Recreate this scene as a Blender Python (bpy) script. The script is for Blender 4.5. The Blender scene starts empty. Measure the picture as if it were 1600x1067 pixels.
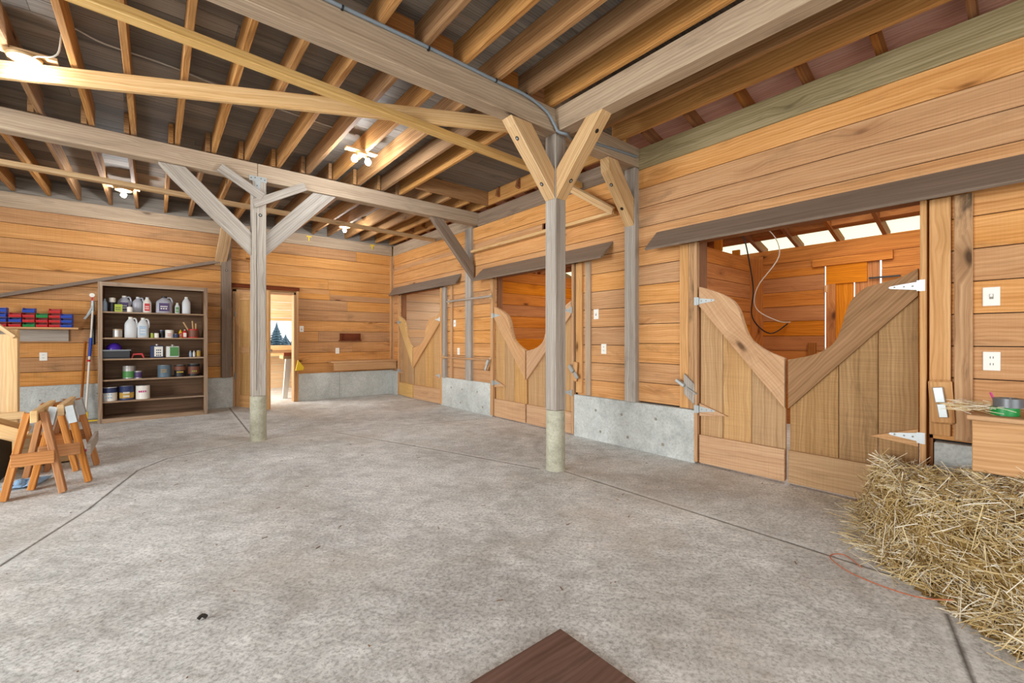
import bpy, bmesh, math, random
from mathutils import Vector, Matrix
random.seed(7)
C = bpy.context.scene.collection
SC = bpy.context.scene
PI = math.pi

# ---------------------------------------------------------------- camera, world, light, exposure
cam_d = bpy.data.cameras.new('camera'); cam = bpy.data.objects.new('camera', cam_d); C.objects.link(cam)
SC.camera = cam
cam_d.sensor_width = 36.0
cam_d.lens = 679.5 / 1600 * 36
cam_d.clip_start = 0.02
cam_d.shift_y = -3.5 / 1600
cam.location = (0, 0, 1.2)
cam.rotation_euler = (PI / 2, 0, -math.atan2(.6339, .7734))

SC.view_settings.view_transform = 'Standard'
SC.view_settings.look = 'None'
SC.view_settings.gamma = 1
SC.view_settings.use_curve_mapping = False
SC.view_settings.exposure = 0.55

w = bpy.data.worlds.new('world'); SC.world = w; w.use_nodes = True
bg = w.node_tree.nodes['Background']
bg.inputs[0].default_value = (.86, .93, 1.0, 1); bg.inputs[1].default_value = 1.4


def light(name, kind, loc, energy, color=(1, 1, 1), size=1, size_y=None, rot=(0, 0, 0)):
    d = bpy.data.lights.new(name, kind); o = bpy.data.objects.new(name, d); C.objects.link(o)
    o.location = loc; o.rotation_euler = rot; d.energy = energy; d.color = color
    if kind == 'AREA':
        d.shape = 'RECTANGLE'; d.size = size; d.size_y = size_y or size
    elif kind == 'POINT':
        d.shadow_soft_size = size
    return o


# daylight: side door on the left; added fills behind camera, in feed room, lean-to
light('fill_behind_camera', 'AREA', (-.5, -3.4, 1.5), 120, (.93, .965, 1), 5.6, 2.6, (PI / 2, 0, 0))  # added area fill behind the camera, in an assumed door opening
light('daylight_side_door', 'AREA', (-5.4, 2.6, 1.6), 330, (.93, .965, 1), 3.4, 2.6, (PI / 2, 0, -PI / 2))
light('fill_feed_room', 'AREA', (.1, 10.6, 1.6), 110, (1, .99, .97), 1.8, 1.8, (PI / 2, 0, -PI / 2))  # added fill inside the feed room, at an unseen opening in its left wall
for i_, y_ in enumerate((1.1, 4.5, 7.6)):
    light('fill_stall', 'AREA', (5.5, y_, 2.62), 30, (1, .97, .9), 1.6, 1.4, (0, math.radians(-16), 0))  # added fill hung inside the stalls to brighten them
sun = light('sun', 'SUN', (9, 6, 8), 2.0, (1, .95, .86)); sun.data.angle = .02
sun.rotation_euler = (math.radians(-14), math.radians(34), 0)
BULB_W = 20

# ---------------------------------------------------------------- materials


def lin(h):
    if isinstance(h, str):
        h = h.lstrip('#'); c = [int(h[i:i + 2], 16) / 255 for i in (0, 2, 4)]
    else:
        c = h
    return tuple((x / 12.92 if x <= .04045 else ((x + .055) / 1.055) ** 2.4) for x in c) + (1,)


class NT:
    def __init__(s, name):
        s.m = bpy.data.materials.new(name); s.m.use_nodes = True
        s.t = s.m.node_tree; s.b = s.t.nodes['Principled BSDF']; s.out = s.t.nodes['Material Output']

    def n(s, typ, ins=None, **kw):
        o = s.t.nodes.new(typ)
        for k, v in kw.items(): setattr(o, k, v)
        for k, v in (ins or {}).items():
            if isinstance(v, bpy.types.NodeSocket): s.t.links.new(v, o.inputs[k])
            else: o.inputs[k].default_value = v
        return o

    def l(s, a, b): s.t.links.new(a, b)

    def math(s, op, a, b=0.0, c=None, clamp=False):
        d = {0: a, 1: b}
        if c is not None: d[2] = c
        return s.n('ShaderNodeMath', d, operation=op, use_clamp=clamp).outputs[0]

    def vm(s, op, a, b=None, out=0):
        d = {0: a}
        if b is not None: d[1] = b
        return s.n('ShaderNodeVectorMath', d, operation=op).outputs[out]

    def mix(s, f, a, b, blend='MIX'):
        o = s.n('ShaderNodeMix', data_type='RGBA', blend_type=blend)
        for i, v in ((0, f), (6, a), (7, b)):
            if isinstance(v, bpy.types.NodeSocket): s.l(v, o.inputs[i])
            else: o.inputs[i].default_value = v
        return o.outputs[2]

    def ramp(s, f, stops):
        r = s.n('ShaderNodeValToRGB', {0: f}); e = r.color_ramp.elements
        while len(e) < len(stops): e.new(.5)
        for i, (p, c) in enumerate(stops): e[i].position = p; e[i].color = c
        return r.outputs[0]

    def noise(s, vec, scale, detail=4, rough=.6, dist=0.0):
        return s.n('ShaderNodeTexNoise', {'Vector': vec, 'Scale': scale, 'Detail': detail, 'Roughness': rough, 'Distortion': dist}).outputs[0]


def wood(name, light_c, mid_c, dark_c, stain=None, stain_amt=.35, knots=.5, rough=.75, tone=.22, bump=.25, saw=0.0, lowstain=None):
    N = NT(name)
    uv = N.n('ShaderNodeUVMap', uv_map='UVMap').outputs[0]
    tn = N.n('ShaderNodeAttribute', attribute_name='tone').outputs['Fac']
    big = N.noise(N.vm('MULTIPLY', uv, (1.1, 3.0, 1)), 1.0, 3, .6, .3)
    warp = N.n('ShaderNodeCombineXYZ', {1: N.math('MULTIPLY', N.math('SUBTRACT', big, .5), .09)}).outputs[0]
    uw = N.vm('ADD', uv, warp)
    # knots bend the grain around them
    kn = N.n('ShaderNodeTexVoronoi', {'Vector': N.vm('MULTIPLY', uw, (1.5, 4.2, 1)), 'Scale': 1.0, 'Randomness': 1.0})
    kd = kn.outputs['Distance']
    ksel = N.math('GREATER_THAN', N.n('ShaderNodeSeparateColor', {0: kn.outputs['Color']}).outputs[0], 1 - knots)
    ring = N.math('MULTIPLY', N.math('SUBTRACT', 1.0, N.math('DIVIDE', kd, .30), clamp=True), ksel)
    core = N.math('MULTIPLY', N.math('SUBTRACT', 1.0, N.math('DIVIDE', kd, .12), clamp=True), ksel)
    uk = N.vm('ADD', uw, N.n('ShaderNodeCombineXYZ', {1: N.math('MULTIPLY', ring, .06)}).outputs[0])
    g1 = N.noise(N.vm('MULTIPLY', uk, (.8, 34, 1)), 1.0, 4, .55, .08)
    g2 = N.noise(N.vm('MULTIPLY', uk, (5.0, 190, 1)), 1.0, 3, .6)
    wv = N.n('ShaderNodeTexWave', {'Vector': N.vm('MULTIPLY', uk, (.22, 13, 1)), 'Scale': 1.0, 'Distortion': 3.2, 'Detail': 2.0, 'Detail Scale': .35}, bands_direction='Y').outputs['Fac']
    g = N.math('ADD', N.math('ADD', N.math('MULTIPLY', g1, .48), N.math('MULTIPLY', N.noise(N.vm('MULTIPLY', uv, (.9, 7, 1)), 1.0, 3, .6), .2)), N.math('MULTIPLY', wv, .085))
    g = N.math('ADD', g, N.math('MULTIPLY', g2, .27))
    col = N.ramp(g, [(.27, dark_c), (.47, mid_c), (.68, light_c)])
    col = N.mix(N.math('MULTIPLY', ring, .55), col, dark_c)
    col = N.mix(N.math('MULTIPLY', core, 1.6, clamp=True), col, tuple(x * .45 for x in dark_c[:3]) + (1,))
    if stain is not None:
        sm = N.noise(N.vm('ADD', N.vm('MULTIPLY', uv, (1.3, 4.5, 1)), (13.1, 4.2, 0)), 1.0, 5, .65, .6)
        sf = N.math('MULTIPLY', N.math('SUBTRACT', sm, .57, clamp=True), stain_amt * 9, clamp=True)
        col = N.mix(N.math('MULTIPLY', sf, .8), col, N.mix(.6, stain, tuple(x * .55 for x in stain[:3]) + (1,)))
    if saw:
        sw = N.noise(N.vm('MULTIPLY', uv, (170, 2.0, 1)), 1.0, 2, .5)
        col = N.mix(saw, col, N.ramp(sw, [(.35, (.3, .3, .3, 1)), (.65, (1, 1, 1, 1))]), 'MULTIPLY')
    v = N.math('ADD', 1 - tone / 2, N.math('MULTIPLY', tn, tone))
    hs = N.n('ShaderNodeHueSaturation', {'Color': col, 'Value': v, 'Saturation': N.math('ADD', .9, N.math('MULTIPLY', tn, .16))})
    N.l(hs.outputs[0], N.b.inputs['Base Color'])
    N.b.inputs['Roughness'].default_value = rough
    N.b.inputs['Specular IOR Level'].default_value = .25
    bm = N.n('ShaderNodeBump', {'Height': g, 'Strength': bump, 'Distance': .004})
    N.l(bm.outputs[0], N.b.inputs['Normal'])
    return N.m


def plain(name, col, rough=.5, metal=0.0, emit=None, strength=0, spec=.5, trans=0.0, vary=0.0):
    N = NT(name)
    N.b.inputs['Base Color'].default_value = col
    if vary:
        tc = N.n('ShaderNodeTexCoord').outputs['Object']
        ns = N.noise(tc, 40, 3)
        N.l(N.mix(N.math('MULTIPLY', ns, vary), col, tuple(x * .35 for x in col[:3]) + (1,)), N.b.inputs['Base Color'])
    N.b.inputs['Roughness'].default_value = rough
    N.b.inputs['Metallic'].default_value = metal
    N.b.inputs['Specular IOR Level'].default_value = spec
    if trans: N.b.inputs['Transmission Weight'].default_value = trans
    if emit:
        N.b.inputs['Emission Color'].default_value = emit; N.b.inputs['Emission Strength'].default_value = strength
    return N.m


def concrete(name, c1, c2, c3, joints=None):
    N = NT(name)
    p = N.n('ShaderNodeTexCoord').outputs['Object']
    a = N.noise(p, .9, 7, .68, .3)
    b = N.noise(p, 6.5, 8, .74, .4)
    c = N.noise(N.vm('ADD', p, (7, 3, 1)), 55, 4, .75)
    sp_ = .09 if joints else .17
    col = N.ramp(N.math('ADD', N.math('MULTIPLY', a, .55), N.math('MULTIPLY', b, .45)), [(.49 - sp_, c3), (.49, c1), (.49 + sp_, c2)])
    # trowel streaks and pits
    stv = N.noise(N.vm('MULTIPLY', N.n('ShaderNodeVectorRotate', {'Vector': p, 'Angle': .9}, rotation_type='Z_AXIS').outputs[0], (3, 15, 15)), 1, 8, .8, 2.2)
    k_ = 1 if joints else .45
    col = N.mix(.42 * k_, col, N.ramp(stv, [(.40, (.64, .64, .64, 1)), (.60, (1.24, 1.24, 1.24, 1))]), 'MULTIPLY')
    col = N.mix(.65 * k_, col, N.ramp(c, [(.38, (.44, .43, .41, 1)), (.54, (1.13, 1.13, 1.13, 1))]), 'MULTIPLY')
    sp = N.n('ShaderNodeTexVoronoi', {'Vector': p, 'Scale': 2.3}); 
    sel = N.math('GREATER_THAN', N.n('ShaderNodeSeparateColor', {0: sp.outputs['Color']}).outputs[1], .72)
    spot = N.math('MULTIPLY', N.math('SUBTRACT', 1.0, N.math('DIVIDE', sp.outputs['Distance'], .032), clamp=True), sel)
    col = N.mix(N.math('MULTIPLY', spot, 1.4, clamp=True), col, lin('#4a423a'))
    h = N.math('ADD', N.math('MULTIPLY', b, .4), N.math('MULTIPLY', c, .3))
    h = N.math('ADD', h, N.math('MULTIPLY', stv, .5))
    if joints:
        p2 = N.vm('MULTIPLY', p, (1, 1, 0))
        wob = N.noise(p, 9, 3)
        dmin = None
        for (ax, ay, bx, by) in joints:
            A = (ax, ay, 0); B = (bx - ax, by - ay, 0); L2 = B[0] ** 2 + B[1] ** 2
            pa = N.vm('SUBTRACT', p2, A)
            t = N.math('DIVIDE', N.vm('DOT_PRODUCT', pa, B, 1), L2, clamp=True)
            sc = N.n('ShaderNodeVectorMath', {0: B}, operation='SCALE'); N.l(t, sc.inputs[3])
            d = N.vm('LENGTH', N.vm('SUBTRACT', pa, sc.outputs[0]), None, 1)
            dmin = d if dmin is None else N.math('MINIMUM', dmin, d)
        dj = N.math('ADD', dmin, N.math('MULTIPLY', N.math('SUBTRACT', wob, .5), .008))
        line = N.math('SUBTRACT', 1.0, N.math('DIVIDE', dj, .014), clamp=True)
        band = N.math('SUBTRACT', 1.0, N.math('DIVIDE', N.math('ABSOLUTE', N.math('SUBTRACT', dj, .032)), .03), clamp=True)
        col = N.mix(N.math('MULTIPLY', band, .4), col, c2)
        col = N.mix(N.math('MULTIPLY', line, .95, clamp=True), col, lin('#5d5b55'))
        h = N.math('SUBTRACT', h, N.math('MULTIPLY', line, 3.0))
        # dark scuffed patches
        st = N.noise(N.vm('ADD', p, (2.2, 9.1, 0)), 1.3, 6, .7, .8)
        col = N.mix(N.math('MULTIPLY', N.math('SUBTRACT', st, .57, clamp=True), 2.6, clamp=True), col, lin('#918d86'))
        st2 = N.noise(N.vm('ADD', p, (5.2, 1.1, 0)), .8, 4, .6, .3)
        col = N.mix(N.math('MULTIPLY', N.math('SUBTRACT', st2, .5, clamp=True), 1.8, clamp=True), col, lin('#b9a892'))
    N.l(col, N.b.inputs['Base Color'])
    N.b.inputs['Roughness'].default_value = .72
    N.b.inputs['Specular IOR Level'].default_value = .3
    bm = N.n('ShaderNodeBump', {'Height': h, 'Strength': .35, 'Distance': .006})
    N.l(bm.outputs[0], N.b.inputs['Normal'])
    return N.m


JOINTS = [(2.876, 2.75, 2.894, .598), (2.894, .598, 2.92, -3), (1.134, 5.961, 3.727, 5.40), (3.727, 5.40, 4.05, 5.33), (1.80, 5.75, 2.41, 4.015),
          (2.41, 4.015, 2.748, 2.95), (.852, 5.891, .094, 5.591), (.094, 5.591, -.127, 5.247), (-.127, 5.247, -.361, 4.274),
          (-.361, 4.274, -.635, 3.491), (-.635, 3.491, -1.3, 1.6), (.92, 6.0, 1.0, 9.0), (2.67, .264, 1.9, .08)]
M = {}
M['siding'] = wood('cedar_siding', lin('#dfab74'), lin('#c68d54'), lin('#995f31'), lin('#8e6c48'), .4, .6, tone=.3, saw=.06)
M['siding_far'] = wood('far_siding', lin('#dba56a'), lin('#c0854a'), lin('#93592b'), lin('#8a6a48'), .42, .55, tone=.34, saw=.12)
M['siding_bounce_lit'] = wood('stall_siding_bounce_lit', lin('#d2883a'), lin('#b46a22'), lin('#864713'), lin('#7a3c14'), .3, .4, tone=.3)  # bounced light between the stall boards is put into this deeper orange
M['siding_pale'] = wood('feed_room_siding', lin('#f0d6b2'), lin('#e2bd8e'), lin('#c4945c'), None, 0, .4, tone=.15)
M['fir'] = wood('fir_timber', lin('#dcbd92'), lin('#c49d6d'), lin('#93704a'), lin('#8c7458'), .3, .4, tone=.2)
M['beam'] = wood('weathered_beam', lin('#c4ae92'), lin('#a79077'), lin('#7b6651'), lin('#70604f'), .4, .35, tone=.18)
M['plate'] = wood('plate_timber', lin('#a69676'), lin('#877856'), lin('#5c5038'), lin('#5a523e'), .5, .25, tone=.2)
M['grey'] = wood('grey_timber', lin('#bdb5a9'), lin('#a0968a'), lin('#74695d'), lin('#75695d'), .4, .2, tone=.15)
M['hood'] = wood('hood_board', lin('#94806d'), lin('#7d6a59'), lin('#5c4b3d'), lin('#5e5045'), .3, .08, tone=.12)
M['joist'] = wood('joist_timber', lin('#bf935f'), lin('#9c6e40'), lin('#6b4625'), lin('#523c2a'), .35, .35, tone=.5)
M['yellow'] = wood('yellow_fir', lin('#e0bf88'), lin('#cba468'), lin('#a37b46'), None, 0, .4)
M['deck'] = wood('grey_deck', lin('#948a7e'), lin('#756c62'), lin('#4c443c'), lin('#95724c'), .5, .25, tone=.7)
M['rafter'] = wood('rafter_timber', lin('#a8713f'), lin('#86522a'), lin('#5c3418'), None, 0, .2)
M['osb'] = wood('sheathing', lin('#dcae98'), lin('#c08c76'), lin('#94674f'), None, 0, .1)
M['door'] = wood('door_plank', lin('#d3ab76'), lin('#bd915d'), lin('#906841'), lin('#7b5c3a'), .22, .2, tone=.2, saw=.15)
M['rail'] = wood('door_rail', lin('#ddb384'), lin('#c9996a'), lin('#a07245'), lin('#97805f'), .22, .12, tone=.1, saw=.15)
M['rail_dark'] = wood('door_rail_brown', lin('#a88462'), lin('#8e6c4c'), lin('#6a4e36'), lin('#5a4433'), .3, .1, tone=.1)
M['door_sooty'] = wood('sooty_door_plank', lin('#bc9464'), lin('#a37c4d'), lin('#76582f'), lin('#4d3f2d'), .55, .25, tone=.2, saw=.28)
M['trim'] = wood('trim_board', lin('#d9ad7c'), lin('#c1915f'), lin('#94683d'), lin('#7a6650'), .25, .35, tone=.25)
M['trim_rough'] = wood('trim_rough', lin('#d2a878'), lin('#b1855a'), lin('#7a5735'), lin('#4e4032'), .9, .3, tone=.2)
M['pine'] = wood('pine_lumber', lin('#ecca94'), lin('#dab27a'), lin('#bb8d52'), None, 0, .25, tone=.15)
M['horse'] = wood('sawhorse_wood', lin('#cf9257'), lin('#b2743b'), lin('#824f24'), lin('#5b4330'), .25, .3, tone=.3)
M['shelfwood'] = wood('shelf_wood', lin('#94714f'), lin('#77563a'), lin('#523824'), None, 0, .1, tone=.2)
M['shelfedge'] = wood('shelf_edge', lin('#b8a48e'), lin('#97795d'), lin('#5f4630'), lin('#4a382a'), .5, .1, tone=.2)
M['sheet'] = wood('plywood_sheet', lin('#7d5e4e'), lin('#6a4c3d'), lin('#503629'), lin('#4a3a34'), .4, .05, tone=.1)
M['dark'] = wood('dark_trim', lin('#7c3f20'), lin('#602c14'), lin('#41190a'), None, 0, 0)
M['floor'] = concrete('concrete_floor', lin('#d0d1cd'), lin('#e6e7e4'), lin('#b9b8b3'), JOINTS)
M['concrete'] = concrete('concrete_wall', lin('#c0c3bd'), lin('#d5d8d2'), lin('#9a9d98'))
M['pier'] = concrete('concrete_pier', lin('#b3b09a'), lin('#cbc9b4'), lin('#8d8a76'))
M['steel'] = plain('galvanised_steel', lin('#bcc1bf'), .42, .55, vary=.25)
M['darkmetal'] = plain('dark_metal', lin('#2b2826'), .5, .6)
M['hole'] = plain('bolt_hole', lin('#241b14'), .9)
M['white'] = plain('white_plastic', lin('#eeeade'), .4)
M['ivory'] = plain('ivory_slot', lin('#8d8777'), .5)
M['black'] = plain('black_plastic', lin('#16161a'), .45)
M['red'] = plain('red_plastic', lin('#c81e22'), .4)
M['blue'] = plain('blue_plastic', lin('#1648b4'), .4)
M['green'] = plain('green_plastic', lin('#128a3c'), .4)
M['purple'] = plain('purple_plastic', lin('#4a2aa8'), .25)
M['yellowp'] = plain('yellow_plastic', lin('#ecc81a'), .45)
M['clear'] = plain('clear_jug', lin('#b9b9c2'), .25, vary=.2)
M['milky'] = plain('milky_jug', lin('#dfe3e4'), .35, vary=.08)
M['paleblue'] = plain('pale_blue_plastic', lin('#a9bfd2'), .4)
M['can'] = plain('tin_can', lin('#bdbab4'), .35, .5, vary=.2)
M['tan'] = plain('tan_label', lin('#b59a74'), .6, vary=.4)
M['label_green'] = plain('green_label', lin('#4f8f46'), .5, vary=.2)
M['label_lime'] = plain('lime_label', lin('#aab83a'), .5, vary=.2)
M['label_purple'] = plain('purple_label', lin('#4b3566'), .5, vary=.3)
M['label_navy'] = plain('navy_label', lin('#27345f'), .5, vary=.2)
M['label_pink'] = plain('pink_label', lin('#c63a7d'), .5)
M['label_gold'] = plain('gold_label', lin('#c39a3a'), .5, vary=.2)
M['label_slate'] = plain('slate_label', lin('#5e7482'), .5, vary=.2)
M['label_brown'] = plain('brown_label', lin('#7d4a34'), .5, vary=.2)
M['cable'] = plain('grey_cable', lin('#7f8a93'), .45)
M['blackcable'] = plain('black_cable', lin('#1c1816'), .5)
M['whitecable'] = plain('white_cable', lin('#c9c3b8'), .5)
M['bulb'] = plain('lit_bulb', (1, 1, 1, 1), .3, emit=(.93, .97, 1, 1), strength=40)
M['porcelain'] = plain('lamp_holder', lin('#b99a6a'), .4)
M['tape'] = plain('duct_tape', lin('#6f7274'), .35, .3)
M['rag'] = plain('blue_rag', lin('#8fb4d6'), .9, vary=.3)
M['string'] = plain('orange_twine', lin('#b0603c'), .8)
M['conifer'] = plain('conifer', lin('#5d7480'), .9, vary=.5)  # blue grey puts distance haze into the tree colour
M['ground'] = plain('ground', lin('#7d8f78'), .95, vary=.4)
M['handle_wood'] = wood('broom_handle', lin('#b5733c'), lin('#935527'), lin('#6a3a18'), None, 0, 0)


def mat_straw():
    N = NT('straw')
    t = N.n('ShaderNodeAttribute', attribute_name='tone').outputs['Fac']
    col = N.ramp(t, [(0, lin('#7d5f33')), (.3, lin('#b99a5c')), (.62, lin('#dcc48c')), (1, lin('#f6efda'))])
    N.l(col, N.b.inputs['Base Color']); N.b.inputs['Roughness'].default_value = .5
    return N.m


def mat_strawcore():
    N = NT('straw_core')
    p = N.n('ShaderNodeTexCoord').outputs['Object']
    a = N.noise(N.vm('MULTIPLY', p, (30, 30, 90)), 1, 5, .7, 1.5)
    N.l(N.ramp(a, [(.3, lin('#5a441f')), (.6, lin('#b39453'))]), N.b.inputs['Base Color'])
    N.b.inputs['Roughness'].default_value = .9
    return N.m


def mat_translucent():
    N = NT('translucent_panel')
    tr = N.n('ShaderNodeBsdfTranslucent', {'Color': lin('#eef0dc')})
    df = N.n('ShaderNodeBsdfDiffuse', {'Color': lin('#e4e6d2')})
    mx = N.n('ShaderNodeMixShader', {0: .25, 1: tr.outputs[0], 2: df.outputs[0]})
    N.l(mx.outputs[0], N.out.inputs[0])
    return N.m


M['straw'] = mat_straw(); M['strawcore'] = mat_strawcore(); M['panel'] = mat_translucent()
_g = NT('window_glass'); _g.b.inputs['Transmission Weight'].default_value = 1; _g.b.inputs['Roughness'].default_value = 0
_g.b.inputs['IOR'].default_value = 1.02; M['glass'] = _g.m

# ---------------------------------------------------------------- geometry helpers


class MB:
    """collects shapes into one mesh; uv.x runs along the grain in metres"""

    def __init__(s): s.v = []; s.f = []; s.uv = []; s.t = []; s.mi = []; s.cur = 0; s.mats = []

    def use(s, m):
        if m not in s.mats: s.mats.append(m)
        s.cur = s.mats.index(m); return s

    def add(s, verts, faces, uvs, tone=None):
        o = len(s.v); s.v += [tuple(v) for v in verts]
        tone = random.random() if tone is None else tone
        for f, u in zip(faces, uvs):
            s.f.append([o + i for i in f]); s.uv.append(u); s.t.append(tone); s.mi.append(s.cur)
        return s

    def box(s, x0, x1, y0, y1, z0, z1, grain=None, mat=None, tone=None):
        """axis box, optional 4x4 matrix; grain = axis index"""
        d = (x1 - x0, y1 - y0, z1 - z0)
        g = grain if grain is not None else max(range(3), key=lambda i: abs(d[i]))
        c = [(x, y, z) for x in (x0, x1) for y in (y0, y1) for z in (z0, z1)]
        faces = [(0, 1, 3, 2), (4, 6, 7, 5), (0, 4, 5, 1), (2, 3, 7, 6), (0, 2, 6, 4), (1, 5, 7, 3)]
        nax = [0, 0, 1, 1, 2, 2]
        ou, ov = random.uniform(0, 60), random.uniform(0, 60)
        uvs = []
        for k, f in enumerate(faces):
            ax = [i for i in range(3) if i != nax[k]]
            if g in ax: u = g; v = [i for i in ax if i != g][0]
            else: u, v = ax
            oo = ov + k * 1.37
            uvs.append([(c[i][u] + ou, c[i][v] + oo) for i in f])
        if mat is not None: c = [tuple(mat @ Vector(p)) for p in c]
        return s.add(c, faces, uvs, tone)

    def bar(s, p, q, w, h, up=(0, 0, 1), tone=None, ext=0):
        """square timber from p to q; h measured along 'up', w across"""
        p = Vector(p); q = Vector(q); X = (q - p); L = X.length; X.normalize()
        U = Vector(up); Yv = U.cross(X).normalized(); Zv = X.cross(Yv).normalized()
        m = Matrix(((X.x, Yv.x, Zv.x, p.x), (X.y, Yv.y, Zv.y, p.y), (X.z, Yv.z, Zv.z, p.z), (0, 0, 0, 1)))
        return s.box(-ext, L + ext, -w / 2, w / 2, -h / 2, h / 2, 0, m, tone)

    def prism(s, poly, a, b, axis, tone=None, grain=0):
        """2-D polygon extruded along axis from a to b. axis x: poly=(y,z); y: (x,z); z: (x,y)"""
        def P(q, h):
            return {'x': (h, q[0], q[1]), 'y': (q[0], h, q[1]), 'z': (q[0], q[1], h)}[axis]
        n = len(poly); v = [P(q, a) for q in poly] + [P(q, b) for q in poly]
        ou, ov = random.uniform(0, 60), random.uniform(0, 60)
        def U(q): return (q[grain] + ou, q[1 - grain] + ov)
        faces = [list(range(n))[::-1], [n + i for i in range(n)]]
        uvs = [[U(poly[i]) for i in range(n)][::-1], [U(q) for q in poly]]
        for i in range(n):
            j = (i + 1) % n
            faces.append([i, j, n + j, n + i])
            uvs.append([U(poly[i]), U(poly[j]), (U(poly[j])[0], U(poly[j])[1] + abs(b - a)), (U(poly[i])[0], U(poly[i])[1] + abs(b - a))])
        return s.add(v, faces, uvs, tone)

    def lathe(s, prof, c, axis='z', seg=20, tone=None, scale=(1, 1)):
        """prof: list of (r, h)"""
        v = []; f = []; uv = []
        for r, h in prof:
            for k in range(seg):
                a = 2 * PI * k / seg; x = r * math.cos(a) * scale[0]; y = r * math.sin(a) * scale[1]
                v.append({'z': (c[0] + x, c[1] + y, c[2] + h), 'x': (c[0] + h, c[1] + x, c[2] + y), 'y': (c[0] + x, c[1] + h, c[2] + y)}[axis])
        for i in range(len(prof) - 1):
            for k in range(seg):
                k2 = (k + 1) % seg
                f.append([i * seg + k, i * seg + k2, (i + 1) * seg + k2, (i + 1) * seg + k])
                uv.append([(prof[i][1], k / seg), (prof[i][1], (k + 1) / seg), (prof[i + 1][1], (k + 1) / seg), (prof[i + 1][1], k / seg)])
        if prof[0][0] > 1e-5: f.append(list(range(seg))[::-1]); uv.append([(0, 0)] * seg)
        n = (len(prof) - 1) * seg
        if prof[-1][0] > 1e-5: f.append([n + k for k in range(seg)]); uv.append([(0, 0)] * seg)
        return s.add(v, f, uv, tone)

    def tube(s, pts, r, seg=8, tone=None):
        pts = [Vector(p) for p in pts]; v = []; f = []; uv = []; L = 0
        prev = None
        for i, p in enumerate(pts):
            d = (pts[min(i + 1, len(pts) - 1)] - pts[max(i - 1, 0)]).normalized()
            a = Vector((0, 0, 1)) if abs(d.z) < .9 else Vector((1, 0, 0))
            if prev is not None: a = prev
            n = d.cross(a).cross(d).normalized(); b = d.cross(n); prev = n
            for k in range(seg):
                t = 2 * PI * k / seg; v.append(p + (n * math.cos(t) + b * math.sin(t)) * r)
        for i in range(len(pts) - 1):
            l2 = L + (pts[i + 1] - pts[i]).length
            for k in range(seg):
                k2 = (k + 1) % seg
                f.append([i * seg + k, i * seg + k2, (i + 1) * seg + k2, (i + 1) * seg + k])
                uv.append([(L, k * .01), (L, k * .01 + .01), (l2, k * .01 + .01), (l2, k * .01)])
            L = l2
        f.append(list(range(seg))[::-1]); uv.append([(0, 0)] * seg)
        n = (len(pts) - 1) * seg; f.append([n + k for k in range(seg)]); uv.append([(L, 0)] * seg)
        return s.add(v, f, uv, tone)

    def build(s, name, m=None, parent=None, bevel=0, smooth=False, origin=None, sub=0):
        me = bpy.data.meshes.new(name)
        if origin is None and parent is None:
            xs, ys, zs = zip(*s.v); origin = ((min(xs) + max(xs)) / 2, (min(ys) + max(ys)) / 2, min(zs))
        if origin is None: origin = (0, 0, 0)
        if parent is not None:
            root = parent; off = Vector((0, 0, 0))
            while root is not None: off += root.location; root = root.parent
            vs = [tuple(Vector(p) - off) for p in s.v]
        else:
            vs = [tuple(Vector(p) - Vector(origin)) for p in s.v]
        me.from_pydata(vs, [], s.f)
        uvl = me.uv_layers.new(name='UVMap')
        i = 0
        flat = []
        for u in s.uv:
            for q in u: flat += [q[0], q[1]]
        uvl.data.foreach_set('uv', flat)
        at = me.attributes.new('tone', 'FLOAT', 'FACE'); at.data.foreach_set('value', s.t)
        if s.mats:
            for mm in s.mats: me.materials.append(mm)
            me.polygons.foreach_set('material_index', s.mi)
        elif m is not None: me.materials.append(m)
        if smooth: me.polygons.foreach_set('use_smooth', [True] * len(me.polygons))
        me.update()
        bmm = bmesh.new(); bmm.from_mesh(me); bmesh.ops.recalc_face_normals(bmm, faces=bmm.faces); bmm.to_mesh(me); bmm.free()
        o = bpy.data.objects.new(name, me); C.objects.link(o)
        if parent is not None: o.parent = parent
        else: o.location = origin
        if bevel:
            b = o.modifiers.new('bevel', 'BEVEL'); b.width = bevel; b.segments = 1; b.limit_method = 'ANGLE'; b.angle_limit = .7
        if smooth:
            try:
                e = o.modifiers.new('edge', 'EDGE_SPLIT'); e.split_angle = .7
            except Exception: pass
        return o


def tag(o, label=None, cat=None, group=None, kind=None):
    if label: o['label'] = label
    if cat: o['category'] = cat
    if group: o['group'] = group
    if kind: o['kind'] = kind
    return o


def empty(name, loc, label=None, cat=None, group=None, kind=None):
    o = bpy.data.objects.new(name, None); C.objects.link(o); o.location = loc; o.empty_display_size = .05
    return tag(o, label, cat, group, kind)


def smoothpath(pts, n=6):
    P = [Vector(p) for p in pts]; out = []
    for i in range(len(P) - 1):
        p0 = P[max(i - 1, 0)]; p1 = P[i]; p2 = P[i + 1]; p3 = P[min(i + 2, len(P) - 1)]
        for k in range(n):
            t = k / n
            out.append(.5 * ((2 * p1) + (p2 - p0) * t + (2 * p0 - 5 * p1 + 4 * p2 - p3) * t * t + (3 * p1 - p0 - 3 * p2 + p3) * t ** 3))
    out.append(P[-1]); return out


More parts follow.
